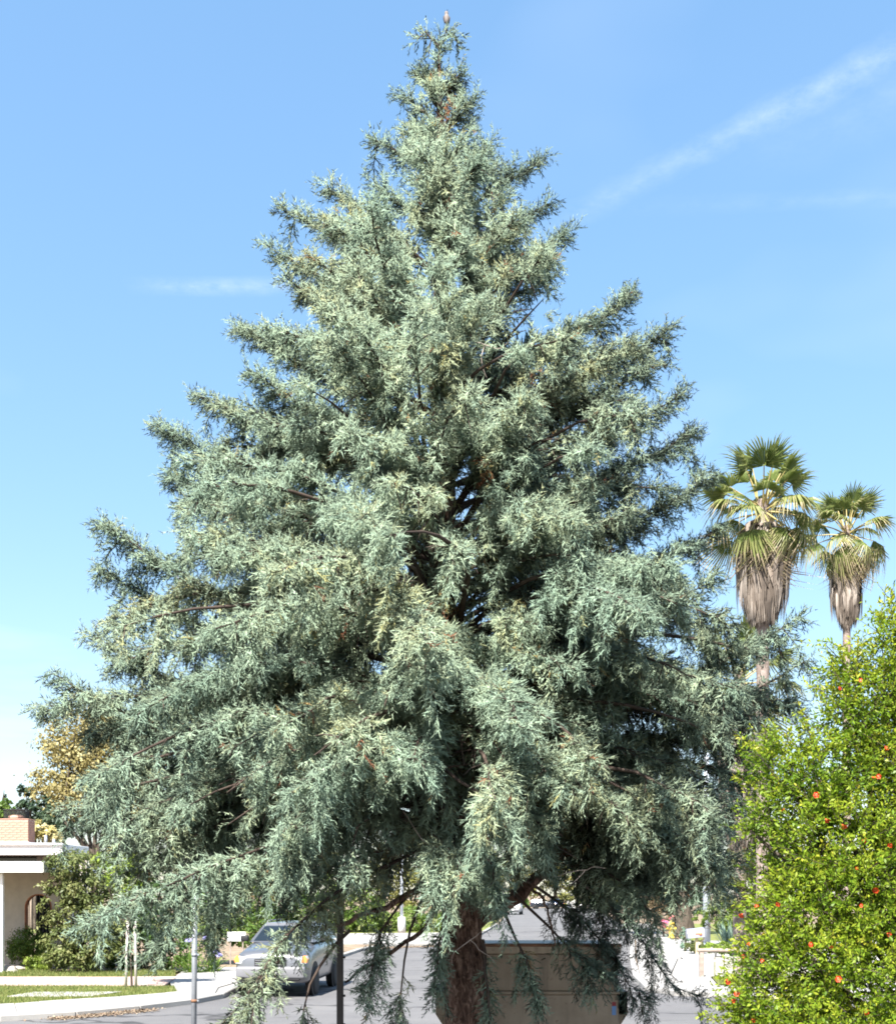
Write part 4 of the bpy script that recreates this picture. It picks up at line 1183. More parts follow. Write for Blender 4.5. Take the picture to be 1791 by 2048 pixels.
# ------------------------------------------------------------------ street furniture on the right and far left
M['lampgrey'] = simple('pale_concrete_pole', (.50, .54, .62), .6, var=.08, scale=3)
lp = G(1412, 1898); 
lamp = empty('street_lamp', (lp.x, lp.y, .1), 0, 'tall pale grey street lamp pole right of the cypress', 'street lamp')
MB().tube([(0, 0, 0), (0, 0, 4.5), (0, 0, 8.6)], [.17, .145, .10], 18).build('pole', M['lampgrey'], lamp, True)
MB().lathe([(.25, 0), (.25, .08), (.18, .16), (.171, .16)], 18).build('base', M['lampgrey'], lamp, True)
MB().tube([(0, 0, 8.5), (-.3, -.4, 8.95), (-.8, -1.0, 9.1)], [.05, .045, .04], 10).build('arm', M['lampgrey'], lamp, True)
MB().box((-.14, -.36, -.07), (.14, .36, .07), .04, seg=2).build('lamp_head', M['galv'], lamp, True, loc=(-.95, -1.2, 9.08), rot=(0, 0, rad(-38)))
lp = G(803, 1869)
lamp2 = empty('lamp_post', (lp.x, lp.y, .1), 0, 'thin pale pole with thick white foot at the far kerb left of the trunk', 'street lamp')
MB().tube([(0, 0, .9), (0, 0, 6.5)], [.10, .075], 14).build('pole', M['lampgrey'], lamp2, True)
MB().lathe([(.24, 0), (.24, .86), (.2, .95), (.101, .97)], 14).build('base', M['whitetrim'], lamp2, True)
MB().tube([(0, 0, 6.45), (.5, .0, 6.75), (1.1, 0, 6.8)], .045, 8).build('arm', M['lampgrey'], lamp2, True)
MB().box((-.3, -.12, -.06), (.3, .12, .06), .03).build('lamp_head', M['galv'], lamp2, True, loc=(1.35, 0, 6.8))
M['hydrant'] = simple('hydrant_yellow', (.62, .42, .04), .45, var=.12, scale=5)
hp = G(1342, 1880)
hyd = empty('fire_hydrant', (hp.x, hp.y, .1), 0, 'yellow fire hydrant on the right pavement in front of pink flowers', 'fire hydrant')
MB().lathe([(.21, 0), (.21, .05), (.15, .07), (.14, .12), (.14, .62), (.17, .64), (.17, .68), (.15, .70)], 20).build('barrel', M['hydrant'], hyd, True)
MB().lathe([(.16, .70), (.155, .78), (.11, .86), (.05, .89), (.045, .95), (.001, .955)], 20).build('bonnet', M['hydrant'], hyd, True)
for a in (0, math.pi, -math.pi / 2):
    nl_ = MB(); nl_.lathe([(.065, .10), (.065, .19), (.085, .195), (.085, .235), (.035, .24), (.03, .27), (.001, .27)], 12, axis='X')
    nl_.build('nozzle', M['hydrant'], hyd, True, loc=(0, 0, .5), rot=(0, 0, a))
M['mailgrey'] = simple('mailbox_metal', (.42, .44, .52), .4, .5, var=.1)
M['flag'] = simple('mailbox_flag', (.75, .19, .08), .5)
M['timber'] = simple('weathered_timber', (.26, .21, .18), .9, var=.3, scale=8, bumpy=.3)
M['palewood'] = simple('pale_timber', (.5, .42, .24), .85, var=.2, scale=8)
mp_ = W(1389, 1866, 44.5)
mail = empty('mailbox', (mp_.x, 44.5, .1), rad(0), 'grey metal mailbox with orange flag beside the street lamp pole', 'mailbox')
mz = mp_.z - .1
mm = MB()
prof = [(-.19, -.18), (.19, -.18), (.19, .04)] + [(.19 * math.cos(t), .04 + .15 * math.sin(t)) for t in np.linspace(.25, math.pi - .25, 9)] + [(-.19, .04)]
mm.prism(prof, 'X', -.33, .33, .01)
mm.build('box', M['mailgrey'], mail, loc=(0, 0, mz), rot=(0, rad(-6), 0))
MB().box((-.005, -.215, -.05), (.15, -.2, -.01), .003).build('flag', M['flag'], mail, loc=(-.02, 0, mz), rot=(0, rad(-6), 0))
MB().lathe([(.001, -.225), (.06, -.22), (.06, -.2), (.001, -.2)], 12, axis='Y').build('flag', M['flag'], mail, True, loc=(.17, 0, mz - .03))
MB().box((.02, -.05, 0), (.12, .05, mz - .19), .01).build('post', M['palewood'], mail)
MB().tube([(.1, 0, mz - .5), (.36, 0, mz - .2)], .03, 6).build('brace', M['palewood'], mail)
# low rustic fence with pale boards
fp = G(1402, 1962)
fen = empty('low_fence', (fp.x, fp.y, .1), 0, 'low weathered timber fence with pale boards left of the pomegranate', 'fence')
for i in range(4):
    MB().box((-.06 + i * 1.05, -.06, 0), (.06 + i * 1.05, .06, .70), .01).build('post', M['timber'], fen)
MB().tube([(-.12, -.0, .76), (1.6, .02, .75), (3.4, 0, .77)], [.055, .06, .055], 8).build('rail', M['timber'], fen, True)
for i in range(12):
    x_ = .14 + i * .262
    if abs((x_ + .1) % 1.05) < .02: continue
    MB().box((x_, .08 + random.uniform(-.006, .006), .02), (x_ + .235, .11, .58 + random.uniform(-.02, .02)), .004).build('board', M['pale'], fen)
# pale board on a stake behind the car
sp_ = W(473, 1873, 36.9)
wb = empty('white_board', (sp_.x, 36.9, .08), 0, 'white rectangular board on stakes behind the silver car', 'sign')
MB().box((-.29, -.02, -.15), (.29, .02, .15), .004).build('panel', M['carwhite'], wb, loc=(0, 0, sp_.z - .08))
for s in (-.2, .2): MB().box((s - .02, .021, 0), (s + .02, .055, sp_.z + .02), .004).build('stake', M['timber'], wb)
# boulders by the porch
M['stone'] = simple('garden_stone', (.32, .29, .26), .9, var=.3, scale=5, bumpy=.5)
for i, (x, y, s, lb) in enumerate([(14, 1950, .28, 'largest grey boulder at the bed edge by the left border'), (-8, 1946, .24, 'grey boulder cut by the left picture edge'), (36, 1944, .16, 'small grey stone in the bed under the porch')]):
    q = G(x, y); bms = bmesh.new(); bmesh.ops.create_icosphere(bms, subdivisions=3, radius=1)
    for v_ in bms.verts:
        n_ = mnoise.noise(v_.co * 1.3 + Vector((i * 5, 0, 0))) * .35 + mnoise.noise(v_.co * 3.5) * .1
        v_.co = Vector((v_.co.x * 1.4, v_.co.y, v_.co.z * .6)) * (s * (1 + n_))
    me = bpy.data.meshes.new('boulder'); bms.to_mesh(me); bms.free(); me.materials.append(M['stone']); smooth(me)
    tag(link('boulder', me, None, (q.x, q.y, .05 + s * .3)), lb, 'boulder', 'boulders by the porch')

# ------------------------------------------------------------------ other trees and shrubs
def lm(name, a, b, c, rough=.5, trans=.3, spec=.3): return leafy(name, [(0, a), (.5, b), (1, c)], rough, trans, spec)
M['l_mustard'] = lm('mustard_leaf', (.17, .145, .055), (.29, .25, .10), (.40, .365, .17), trans=.35)
M['l_dark'] = lm('dark_evergreen', (.022, .045, .025), (.05, .085, .045), (.085, .12, .06))
M['l_green'] = lm('mid_green_leaf', (.035, .075, .012), (.08, .145, .025), (.15, .21, .04))
M['l_lime'] = lm('lime_leaf', (.12, .20, .025), (.22, .31, .045), (.32, .38, .09), trans=.4)
M['l_olive'] = lm('olive_leaf', (.075, .09, .022), (.15, .155, .04), (.24, .22, .07))
M['l_yew'] = lm('layered_evergreen', (.045, .065, .02), (.11, .14, .04), (.21, .215, .085))
M['l_cream'] = lm('cream_blossom_leaf', (.20, .20, .05), (.42, .37, .14), (.72, .63, .36))
M['l_brown'] = lm('brown_twiggy', (.10, .06, .03), (.20, .14, .08), (.30, .24, .13))
M['l_blue'] = lm('blue_green_leaf', (.14, .22, .16), (.22, .32, .24), (.32, .42, .32), .6, .15)
M['l_strap'] = lm('strap_leaf', (.08, .16, .02), (.16, .26, .04), (.27, .36, .08), .4, .3)
def plant(name, label, cat, base, crown, Y, n, size, mat, group=None, trunk=.12, seed=0, **k):
    "crown: list of (px, py, rx_px, ry_px) at distance Y (+ optional depth shift)"
    r = np.random.default_rng(100 + seed)
    s = F / Y
    b = np.array([(base - CX) / s, Y, 0.0])
    root = empty(name, tuple(b), 0, label, cat, group)
    lobes = []
    for c in crown:
        w = W(c[0], c[1], Y); d = c[4] if len(c) > 4 else 0
        lobes.append((w.x - b[0], d, w.z, c[2] / s, c[2] / s * .9, c[3] / s))
    V, Fq, t = leaf_cloud(lobes, n, size, r, **k)
    low = V[:, 2] < .03; V[low, 2] = .03 + r.random(low.sum()) * .1
    o = link('crown', np_mesh('crown', V, Fq, mat, t), root); o['kind'] = 'stuff'
    paths = []
    if trunk:
        zc = min(l[2] for l in lobes)
        mid = np.mean([l[:3] for l in lobes], axis=0)
        hub = np.array([mid[0] * .35, 0, max(.15, zc * .55)])
        tp = [np.array([0, 0, 0.0]), hub * [.4, 1, .5] + r.normal(0, .01, 3), hub]
        v1, f1 = tubes_np([(np.array(tp), np.array([trunk * 1.25, trunk, trunk * .85]))], 9)
        link('trunk', np_mesh('trunk', v1, f1, M['greybark'], smooth_on=True), root)
        for l in lobes:
            e = np.array(l[:3]); mdp = (hub + e) / 2 + r.normal(0, .08 * np.linalg.norm(e - hub), 3)
            paths.append((np.array([hub, mdp, e]), np.array([trunk * .55, trunk * .35, trunk * .12])))
            for j in range(4):
                e2 = e + r.normal(0, .5, 3) * l[3:6]; paths.append((np.array([mdp, (mdp + e2) / 2 + r.normal(0, .05, 3), e2]), np.array([trunk * .25, trunk * .15, trunk * .05])))
        v1, f1 = tubes_np(paths, 5)
        bo = link('branches', np_mesh('branches', v1, f1, M['greybark'], smooth_on=True), root)
        bo['kind'] = 'stuff'
    return root
# left background
plant('mustard_tree', 'tall mustard-yellow tree behind the bungalow roof, left of the cypress', 'tree', 190, [(150, 1480, 62, 70), (110, 1560, 48, 55), (210, 1500, 70, 85), (185, 1590, 80, 60), (270, 1560, 80, 90), (200, 1430, 30, 34)], 62, 20000, .19, M['l_mustard'], seed=1, trunk=.25, clump=.3, shell=.3, aspect=.6)
plant('dark_tree', 'dark blue-green tree just behind the chimney', 'tree', 70, [(52, 1590, 16, 26), (62, 1625, 28, 35), (95, 1630, 26, 40), (40, 1650, 24, 26), (120, 1640, 40, 45)], 78, 9000, .24, M['l_dark'], seed=2, trunk=.25)
plant('green_tree', 'round green tree top at the left border above the roof', 'tree', 5, [(8, 1630, 22, 32), (-25, 1640, 30, 34), (14, 1655, 20, 22)], 86, 9000, .22, M['l_green'], seed=3, trunk=.25, tint=(.65, .2))
def conifer(name, label, x, ytop, ybase, wpx, Y, n, mat, seed):
    cr = []
    for i in range(7):
        f = i / 6; cr.append((x, ytop + (ybase - ytop) * f, 1.5 + wpx * f, (ybase - ytop) / 7))
    return plant(name, label, 'tree', x, cr, Y, n, .16, mat, seed=seed, trunk=.18)
conifer('spire_conifer', 'thin dark conifer spire peeping over the green tree at left', 9, 1583, 1640, 12, 96, 1800, M['l_dark'], 4)
plant('cream_shrub', 'pale yellow blossoming shrub behind the roof, right of the chimney', 'shrub', 95, [(80, 1660, 18, 24), (105, 1672, 20, 20), (60, 1672, 16, 22), (2, 1668, 10, 24), (-20, 1670, 20, 26), (120, 1690, 14, 14)], 48, 5500, .12, M['l_cream'], seed=5, trunk=.1, tint=(.6, .25))
plant('layered_evergreen', 'broad dark evergreen with layered sprays right of the porch', 'tree', 170, [(150, 1730, 60, 28), (120, 1770, 40, 22), (185, 1780, 62, 34), (110, 1808, 34, 14), (150, 1840, 62, 34), (125, 1880, 44, 34), (190, 1890, 60, 38), (215, 1820, 55, 40), (150, 1915, 62, 22)], 34.2, 20000, .115, M['l_yew'], seed=6, trunk=.12, clump=.22, droop=.5, up=.8, shell=.45)
plant('dark_hedge', 'dense dark shrub behind the staked young tree', 'shrub', 290, [(270, 1890, 60, 40), (320, 1860, 62, 60), (350, 1905, 50, 36), (300, 1800, 60, 50), (250, 1930, 40, 16)], 35.2, 9000, .115, M['l_green'], seed=7, trunk=.1, tint=(.22, .18))
plant('green_hedge', 'leafy green shrub behind the steel pole', 'shrub', 420, [(400, 1850, 50, 50), (440, 1800, 50, 50), (470, 1850, 46, 50), (380, 1780, 50, 50)], 38.5, 6500, .13, M['l_green'], seed=8, trunk=.1, tint=(.5, .22))
plant('round_bush', 'rounded fine-leaved green bush below the porch wall', 'shrub', 52, [(52, 1885, 36, 30), (40, 1905, 26, 24), (75, 1890, 22, 26)], 36.2, 8000, .06, M['l_green'], seed=9, trunk=.04, clump=.2, tint=(.55, .15))
plant('lime_bush', 'small bright lime bush at the front of the porch bed', 'shrub', 78, [(78, 1925, 28, 16), (66, 1930, 18, 12)], 35.6, 3600, .06, M['l_lime'], seed=10, trunk=.03, clump=.2)
# staked young tree
st_ = plant('young_tree', 'young lime-green tree tied between two pale stakes on the lawn', 'tree', 264, [(250, 1735, 50, 34), (215, 1720, 26, 26), (290, 1730, 36, 28), (262, 1765, 44, 20), (238, 1700, 16, 16)], 28.6, 4600, .10, M['l_lime'], seed=11, trunk=.025, aspect=.5, clump=.22, shell=.3)
M['stake'] = simple('pale_stake', (.55, .49, .45), .8, var=.2, scale=9)
for px_, lean in ((257, -.05), (271, .03)):
    q = (px_ - 264) / (F / 28.6)
    MB().tube([(q + lean, -.05, .08), (q, -.05, 1.75)], .035, 8).build('stake', M['stake'], st_, True)
def strap_plant(name, label, px_, py_, n, ln, wd, mat, seed, curve=.9, spread=1.0, cat='plant'):
    r = np.random.default_rng(300 + seed); q = G(px_, py_)
    root = empty(name, (q.x, q.y, .06), 0, label, cat)
    V, Fq, T, base = [], [], [], 0
    for i in range(n):
        a = r.uniform(0, 6.28); el = r.uniform(.45, 1.45) if spread >= 1 else r.uniform(.9, 1.5)
        L = ln * r.uniform(.65, 1.1); d = np.array([math.cos(a) * math.cos(el), math.sin(a) * math.cos(el), math.sin(el)])
        s = np.array([-math.sin(a), math.cos(a), 0]); p = np.array([r.normal(0, .07), r.normal(0, .07), 0.0])
        k = 6
        for j in range(k):
            t = j / (k - 1); w = wd * (1 - t ** 2.2) * (.6 + .8 * min(t * 3, .5)) + .001
            V += [p - s * w / 2, p + s * w / 2]
            if j < k - 1:
                b = base + j * 2; Fq.append((b, b + 1, b + 3, b + 2)); T.append(r.random())
            d = d + np.array([0, 0, -curve / k]); d /= np.linalg.norm(d); p = p + d * L / (k - 1)
        base += 2 * k
    o = link('leaves', np_mesh('leaves', np.array(V), np.array(Fq), mat, np.array(T)), root); o['kind'] = 'stuff'
    return root
M['lilac'] = simple('lilac_petal', (.38, .36, .72), .6, var=.2, scale=9)
M['stalk'] = simple('green_stalk', (.12, .2, .05), .6)
def agapanthus(label, px_, py_, seed, heads):
    a = strap_plant('agapanthus', label, px_, py_, 90, .85, .045, M['l_strap'], seed)
    q = G(px_, py_)
    for (hx_, hy_) in heads:
        h = W(hx_, hy_, q.y) - Vector((q.x, q.y, .06))
        MB().tube([(h.x * .2, 0, .1), (h.x * .7, -.02, h.z * .6), tuple(h)], .01, 6).build('stem', M['stalk'], a, True)
        r = np.random.default_rng(seed + int(hx_)); fm = MB()
        for i in range(60):
            d = Vector(r.normal(0, 1, 3)).normalized(); d.z = abs(d.z) * .9 - .15
            fm.tube([h + d * .03, h + d * .085, h + d * .115], [.004, .011, .016], 5)
        o = fm.build('flower_head', M['lilac'], a); o['kind'] = 'stuff'
agapanthus('agapanthus clump with lilac heads between pole and silver car', 425, 1950, 1, [(432, 1905), (412, 1878), (438, 1912)])
agapanthus('agapanthus clump with strap leaves just left of the steel pole', 385, 1952, 2, [(378, 1882)])
# behind the car and across the mouth of the far street
plant('mid_shrub', 'mid green shrub rising behind the white board and car', 'shrub', 520, [(500, 1800, 60, 60), (560, 1810, 60, 60), (540, 1850, 60, 40), (610, 1830, 50, 50), (500, 1850, 40, 36)], 46, 7000, .16, M['l_green'], seed=12, trunk=.1, tint=(.5, .2))
plant('mid_shrub', 'yellowish shrub behind the dark post beyond the far kerb', 'shrub', 690, [(670, 1820, 50, 46), (720, 1810, 46, 50), (700, 1850, 60, 22), (650, 1780, 40, 40)], 72, 6000, .2, M['l_green'], seed=13, trunk=.12, tint=(.75, .2))
plant('mid_shrub', 'bright green low hedge at the foot of the far lamp post', 'shrub', 790, [(770, 1845, 40, 24), (820, 1840, 40, 28), (860, 1845, 40, 26), (750, 1820, 26, 30)], 74, 9000, .15, M['l_green'], seed=14, trunk=.1, tint=(.8, .2))
plant('olive_tree', 'olive-yellow tree seen through the boughs left of the trunk', 'tree', 830, [(790, 1740, 60, 60), (850, 1720, 60, 60), (820, 1790, 60, 40), (740, 1770, 46, 46), (890, 1770, 50, 50)], 82, 7000, .26, M['l_olive'], seed=15, trunk=.2, tint=(.65, .2), clump=.2)
plant('olive_tree', 'dark olive tree behind the silver car roof, far back', 'tree', 600, [(560, 1740, 70, 60), (640, 1730, 70, 70), (480, 1740, 60, 60)], 88, 5000, .3, M['l_olive'], seed=16, trunk=.2, tint=(.3, .2))
# trees closing the far street
for i, (x, top_, w_, mt, ti, lb) in enumerate([(960, 1690, 60, 'l_olive', .4, 'olive tree at the far street end left of the white car'), (1040, 1700, 56, 'l_olive', .7, 'yellow-green tree at the far street end above the white car'), (1110, 1690, 60, 'l_olive', .6, 'broad olive tree above the two dark far cars'), (1180, 1700, 58, 'l_green', .6, 'green tree above the far white bin'), (1250, 1690, 60, 'l_green', .3, 'dark green tree at the right end of the far street')]):
    plant('far_tree', lb, 'tree', x, [(x, top_ + 30, w_ * .7, 34), (x - w_ * .35, top_ + 62, w_ * .6, 30), (x + w_ * .35, top_ + 66, w_ * .6, 30)], 236 + i * 4, 4200, .55, M[mt], 'trees closing the far street', .45, 20 + i, tint=(ti, .2))
plant('far_hedge', 'low green hedge along the verge behind the far cars', 'hedge', 1090, [(1000 + 22 * k, 1809, 22, 9) for k in range(11)], 230, 5000, .4, M['l_green'], seed=30, trunk=.05, tint=(.7, .2))
# right background
plant('dark_big_tree', 'big shady tree with thick dark trunk behind the fire hydrant', 'tree', 1366, [(1330, 1640, 90, 60), (1250, 1700, 70, 60), (1400, 1650, 80, 70), (1360, 1720, 70, 50), (1300, 1760, 60, 40), (1460, 1720, 60, 50)], 66, 10000, .24, M['l_dark'], seed=31, trunk=.62, tint=(.35, .2))
plant('shade_hedge', 'dark shaded hedge under the big tree left of the hydrant', 'hedge', 1270, [(1215, 1800, 34, 26), (1260, 1810, 36, 30), (1300, 1800, 34, 34), (1345, 1815, 30, 24), (1240, 1770, 40, 30), (1390, 1800, 24, 34)], 76, 8000, .24, M['l_dark'], seed=52, trunk=.06, tint=(.4, .2))
plant('shade_hedge', 'mid green hedge far behind the white far car', 'hedge', 1010, [(930, 1800, 40, 20), (980, 1797, 40, 22), (1030, 1800, 30, 14)], 190, 3000, .5, M['l_green'], seed=53, trunk=.06, tint=(.4, .2))
plant('shade_hedge', 'olive hedge behind the far bin and right far car', 'hedge', 1200, [(1150, 1797, 40, 18), (1210, 1796, 40, 22), (1265, 1797, 36, 24)], 196, 3000, .5, M['l_olive'], seed=54, trunk=.06, tint=(.4, .2))
plant('twiggy_shrub', 'brown twiggy shrub behind the yellow hydrant', 'shrub', 1326, [(1326, 1822, 22, 24), (1310, 1812, 16, 20), (1340, 1812, 12, 20)], 62.5, 2600, .14, M['l_brown'], seed=32, trunk=.05, aspect=.18, up=0)
M['pink'] = leafy('pink_petal', [(0, (.55, .12, .22)), (.5, (.75, .25, .42)), (1, (.8, .45, .35))], .6, .3)
plant('rose_bush', 'pink flowering rose bush just behind the yellow hydrant', 'shrub', 1340, [(1346, 1836, 7, 6), (1328, 1846, 9, 6)], 62, 420, .11, M['pink'], seed=33, trunk=.03, aspect=.9)
plant('yellow_shrub', 'rounded yellow-green shrub right of the street lamp pole', 'shrub', 1450, [(1445, 1830, 36, 26), (1485, 1825, 36, 32), (1400, 1838, 14, 18), (1470, 1850, 40, 18)], 50, 8000, .11, M['l_green'], seed=34, trunk=.06, tint=(.85, .15))
plant('small_conifer', 'small upright grey-green conifer left of the mailbox', 'shrub', 1369, [(1369, 1848, 4, 9), (1369, 1860, 7, 10), (1369, 1874, 9, 12), (1370, 1888, 11, 10)], 47, 1500, .08, M['l_blue'], seed=35, trunk=.04, tint=(.1, .15), up=1.2)
plant('low_juniper', 'low brownish juniper under the mailbox', 'shrub', 1388, [(1380, 1893, 16, 9), (1394, 1890, 16, 10), (1400, 1897, 10, 7)], 45.6, 2000, .08, M['l_yew'], seed=36, trunk=.05)
strap_plant('agave', 'pale blue-green spiky agave right of the street lamp foot', 1455, 1905, 80, 1.35, .07, M['l_blue'], 5, curve=.12, spread=.5)
plant('low_lime_bush', 'low lime-green bush in front of the agave', 'shrub', 1428, [(1420, 1896, 18, 10), (1450, 1895, 24, 14)], 41, 2600, .08, M['l_lime'], seed=37, trunk=.03)
plant('mustard_shrub', 'mustard-tinted tree behind the short palm skirt', 'tree', 1520, [(1515, 1610, 26, 50), (1530, 1670, 30, 40), (1500, 1720, 50, 40), (1560, 1700, 50, 60)], 44, 7000, .13, M['l_olive'], seed=38, trunk=.12, tint=(.7, .2))
plant('green_shrub', 'grey-green shrub between the short palm and pomegranate', 'shrub', 1500, [(1490, 1740, 50, 40), (1540, 1760, 50, 50), (1470, 1790, 40, 36)], 38, 8000, .10, M['l_yew'], seed=39, trunk=.08, tint=(.7, .2))
plant('backdrop_tree', 'broad dark tree far behind the right palms trunks', 'tree', 1640, [(1600, 1740, 90, 60), (1720, 1720, 100, 70), (1790, 1760, 80, 60)], 90, 4500, .3, M['l_olive'], seed=40, trunk=.3, tint=(.4, .2))

# ------------------------------------------------------------------ fan palms
M['l_palm'] = leafy('palm_blade', [(0, (.08, .12, .035)), (.4, (.165, .215, .06)), (.75, (.27, .28, .11)), (.92, (.37, .31, .18)), (1, (.42, .34, .23))], .42, .35, .4)
M['l_dead'] = leafy('dead_palm_leaf', [(0, (.04, .031, .025)), (.5, (.155, .125, .102)), (1, (.34, .295, .255))], .85, .12)
M['petiole'] = simple('palm_petiole', (.33, .27, .10), .5, var=.2, scale=8)
def frond_mesh(seed, pl, bl, droop, dry):
    r = np.random.default_rng(seed)
    n = 30; V, Fq, T = [], [], []
    def add(*q):
        i = len(V); V.extend(q); Fq.append(tuple(range(i, i + len(q)))) 
    half = rad(100)
    th = np.linspace(-half, half, n + 1)
    def pt(t, rr2, zz): 
        x = math.cos(t) * rr2; y = math.sin(t) * rr2
        return np.array([pl + x, y, zz - droop * (max(0, rr2)) ** 2 / bl - .16 * abs(y)])
    pet = droop * .12
    for k in range(n):
        a, b = th[k], th[k + 1]; m = (a + b) / 2
        l = bl * (.72 + .28 * math.cos(m * .8)) * r.uniform(.8, 1.1); ri = l * .52; pz = .022
        dr = r.uniform(.1, 1.1) * (droop + .2)
        A0, B0, M0 = pt(a, .04, 0), pt(b, .04, 0), pt(m, .04, 0)
        A1, B1, M1 = pt(a, ri, pz), pt(b, ri, pz), pt(m, ri, -pz)
        q1 = pt(m, l * .82, -dr * l * .35); sdv = np.array([-math.sin(m), math.cos(m), 0]) * l * .022
        tip = pt(m, l * .98, -dr * l * .9)
        for f_, t_ in (((A0, A1, M1, M0), 0), ((M0, M1, B1, B0), 0), ((A1, q1 - sdv, q1, M1), dry * .6), ((M1, q1, q1 + sdv, B1), dry * .6), ((q1 - sdv, tip, tip, q1), dry), ((q1, tip, tip, q1 + sdv), dry)):
            i = len(V); V.extend(f_); Fq.append((i, i + 1, i + 2, i + 3)); T.append(np.clip(.38 + t_ * 1.15 + r.normal(0, .1), 0, 1))
        if r.random() < .5:
            i = len(V); e = tip + np.array([r.normal(0, .02), r.normal(0, .02), -l * .2]); V.extend([q1 - sdv * .3, q1 + sdv * .3, e, e]); Fq.append((i, i + 1, i + 2, i + 3)); T.append(min(1, .6 + dry))
    return np_mesh('frond_blade', np.array(V), np.array(Fq), M['l_palm'], np.array(T))
def petiole_mesh(pl):
    v1, f1 = tubes_np([(np.array([[0, 0, 0], [pl * .5, 0, .03], [pl, 0, 0.0], [pl + .1, 0, -.01]]), np.array([.028, .02, .014, .006]))], 6)
    return np_mesh('petiole', v1, f1, M['petiole'], smooth_on=True)
def palm(name, label, pxb, Y, ycrown, rpx, skirt, trunk_px, nf, seed, group=None):
    r = np.random.default_rng(500 + seed)
    s = F / Y; bx = (pxb - CX) / s
    hub = W(pxb, ycrown, Y).z
    root = empty(name, (bx, Y, 0), 0, label, 'palm tree', group)
    tr = trunk_px / s / 2
    zs2 = np.linspace(0, hub, 46)
    rs2 = np.interp(zs2 / hub, [0, .06, .2, 1], [tr * 1.7, tr * 1.25, tr * 1.02, tr * .95]) * (1 + .035 * np.sin(zs2 * 26))
    v1, f1 = trunk_mesh(zs2, rs2, 16, .10, lambda z: (0, 0))
    link('trunk', np_mesh('trunk', v1, f1, M['palmtrunk'], smooth_on=True), root)
    R = rpx / s; pl, bl = R * .56, R * .50
    meshes = [frond_mesh(seed * 10 + i, pl, bl, d, dry) for i, (d, dry) in enumerate([(.05, .1), (.12, .15), (.35, .35), (.5, .45), (.8, .55), (1.0, .6)])]
    pm = petiole_mesh(pl)
    for i in range(nf):
        f = (i + .5) / nf
        el = rad(80 - 158 * f ** .95 + r.normal(0, 11))
        az = i * 2.39996 + r.normal(0, .2)
        me = meshes[min(5, int(f * 6 + r.normal(0, .5))) if f * 6 > .5 else 0]
        q = Matrix.Rotation(az, 3, 'Z') @ Matrix.Rotation(-el, 3, 'Y') @ Matrix.Rotation(r.normal(0, .35), 3, 'X')
        sc = r.uniform(.88, 1.1)
        fo = link('frond', me, root, (math.cos(az) * tr * .8, math.sin(az) * tr * .8, hub - .05 - .45 * f * R / 1.4), q.to_euler(), (sc, sc, sc))
        link('petiole', pm, fo)
    # skirt of dead leaves
    z1, z0 = W(0, skirt[0], Y).z, W(0, skirt[1], Y).z
    Rs = skirt[2] / s / 2
    V, Fq, T = [], [], []
    for i in range(skirt[3]):
        a = r.uniform(0, 6.28); f = r.random() ** .8
        zt_ = z1 - (z1 - z0 - .35) * f
        rt = Rs * np.interp(f, [0, .25, .6, 1], [.6, 1.0, .92, .52]) * r.uniform(.55, 1.18)
        L = min(r.uniform(.45, 1.25), zt_ - z0 + r.uniform(-.1, .3))
        p = np.array([math.cos(a) * tr, math.sin(a) * tr, zt_ + .12]); sd = np.array([-math.sin(a), math.cos(a), 0])
        pts = [p, np.array([math.cos(a) * rt, math.sin(a) * rt, zt_])]
        a2 = a + r.normal(0, .12)
        pts += [np.array([math.cos(a2) * rt * .98, math.sin(a2) * rt * .98, zt_ - L * .5]), np.array([math.cos(a2) * rt * r.uniform(.75, .98), math.sin(a2) * rt * .9, zt_ - L])]
        w0 = [.02, r.uniform(.05, .10), r.uniform(.03, .07), .008]
        t_ = np.clip(r.normal(.55, .25), 0, 1)
        for sub in (-1, 0, 1):
            o_ = sd * sub * .045 + np.array([0, 0, sub * .02]); i0 = len(V)
            for pp, ww in zip(pts, w0):
                V += [pp + o_ - sd * ww * .5, pp + o_ + sd * ww * .5]; 
            for j in range(3): Fq.append((i0 + 2 * j, i0 + 2 * j + 1, i0 + 2 * j + 3, i0 + 2 * j + 2)); T.append(np.clip(t_ + r.normal(0, .12), 0, 1))
    o = link('dead_leaf_skirt', np_mesh('dead_leaf_skirt', np.array(V), np.array(Fq), M['l_dead'], np.array(T)), root); o['kind'] = 'stuff'
    return root
palm('fan_palm', 'taller fan palm with long shaggy skirt, nearest the cypress edge', 1524, 30, 1000, 118, (1045, 1238, 100, 620), 26, 48, 1)
palm('fan_palm', 'rightmost fan palm with short skirt and bare slim trunk', 1692, 40, 1052, 88, (1108, 1244, 62, 460), 16, 42, 2)
palm('fan_palm', 'short fan palm mostly hidden behind the cypress, only its pale skirt showing', 1478, 40, 1345, 120, (1385, 1690, 88, 900), 24, 26, 3)

# ------------------------------------------------------------------ pomegranate at the right border
r = np.random.default_rng(77)
PY = 7.6
ps = F / PY
pbase = np.array([(1860 - CX) / ps, PY + .1, 0])
pom = empty('pomegranate_tree', tuple(pbase), 0, 'bright green pomegranate bush with orange-red flowers at the right border', 'tree')
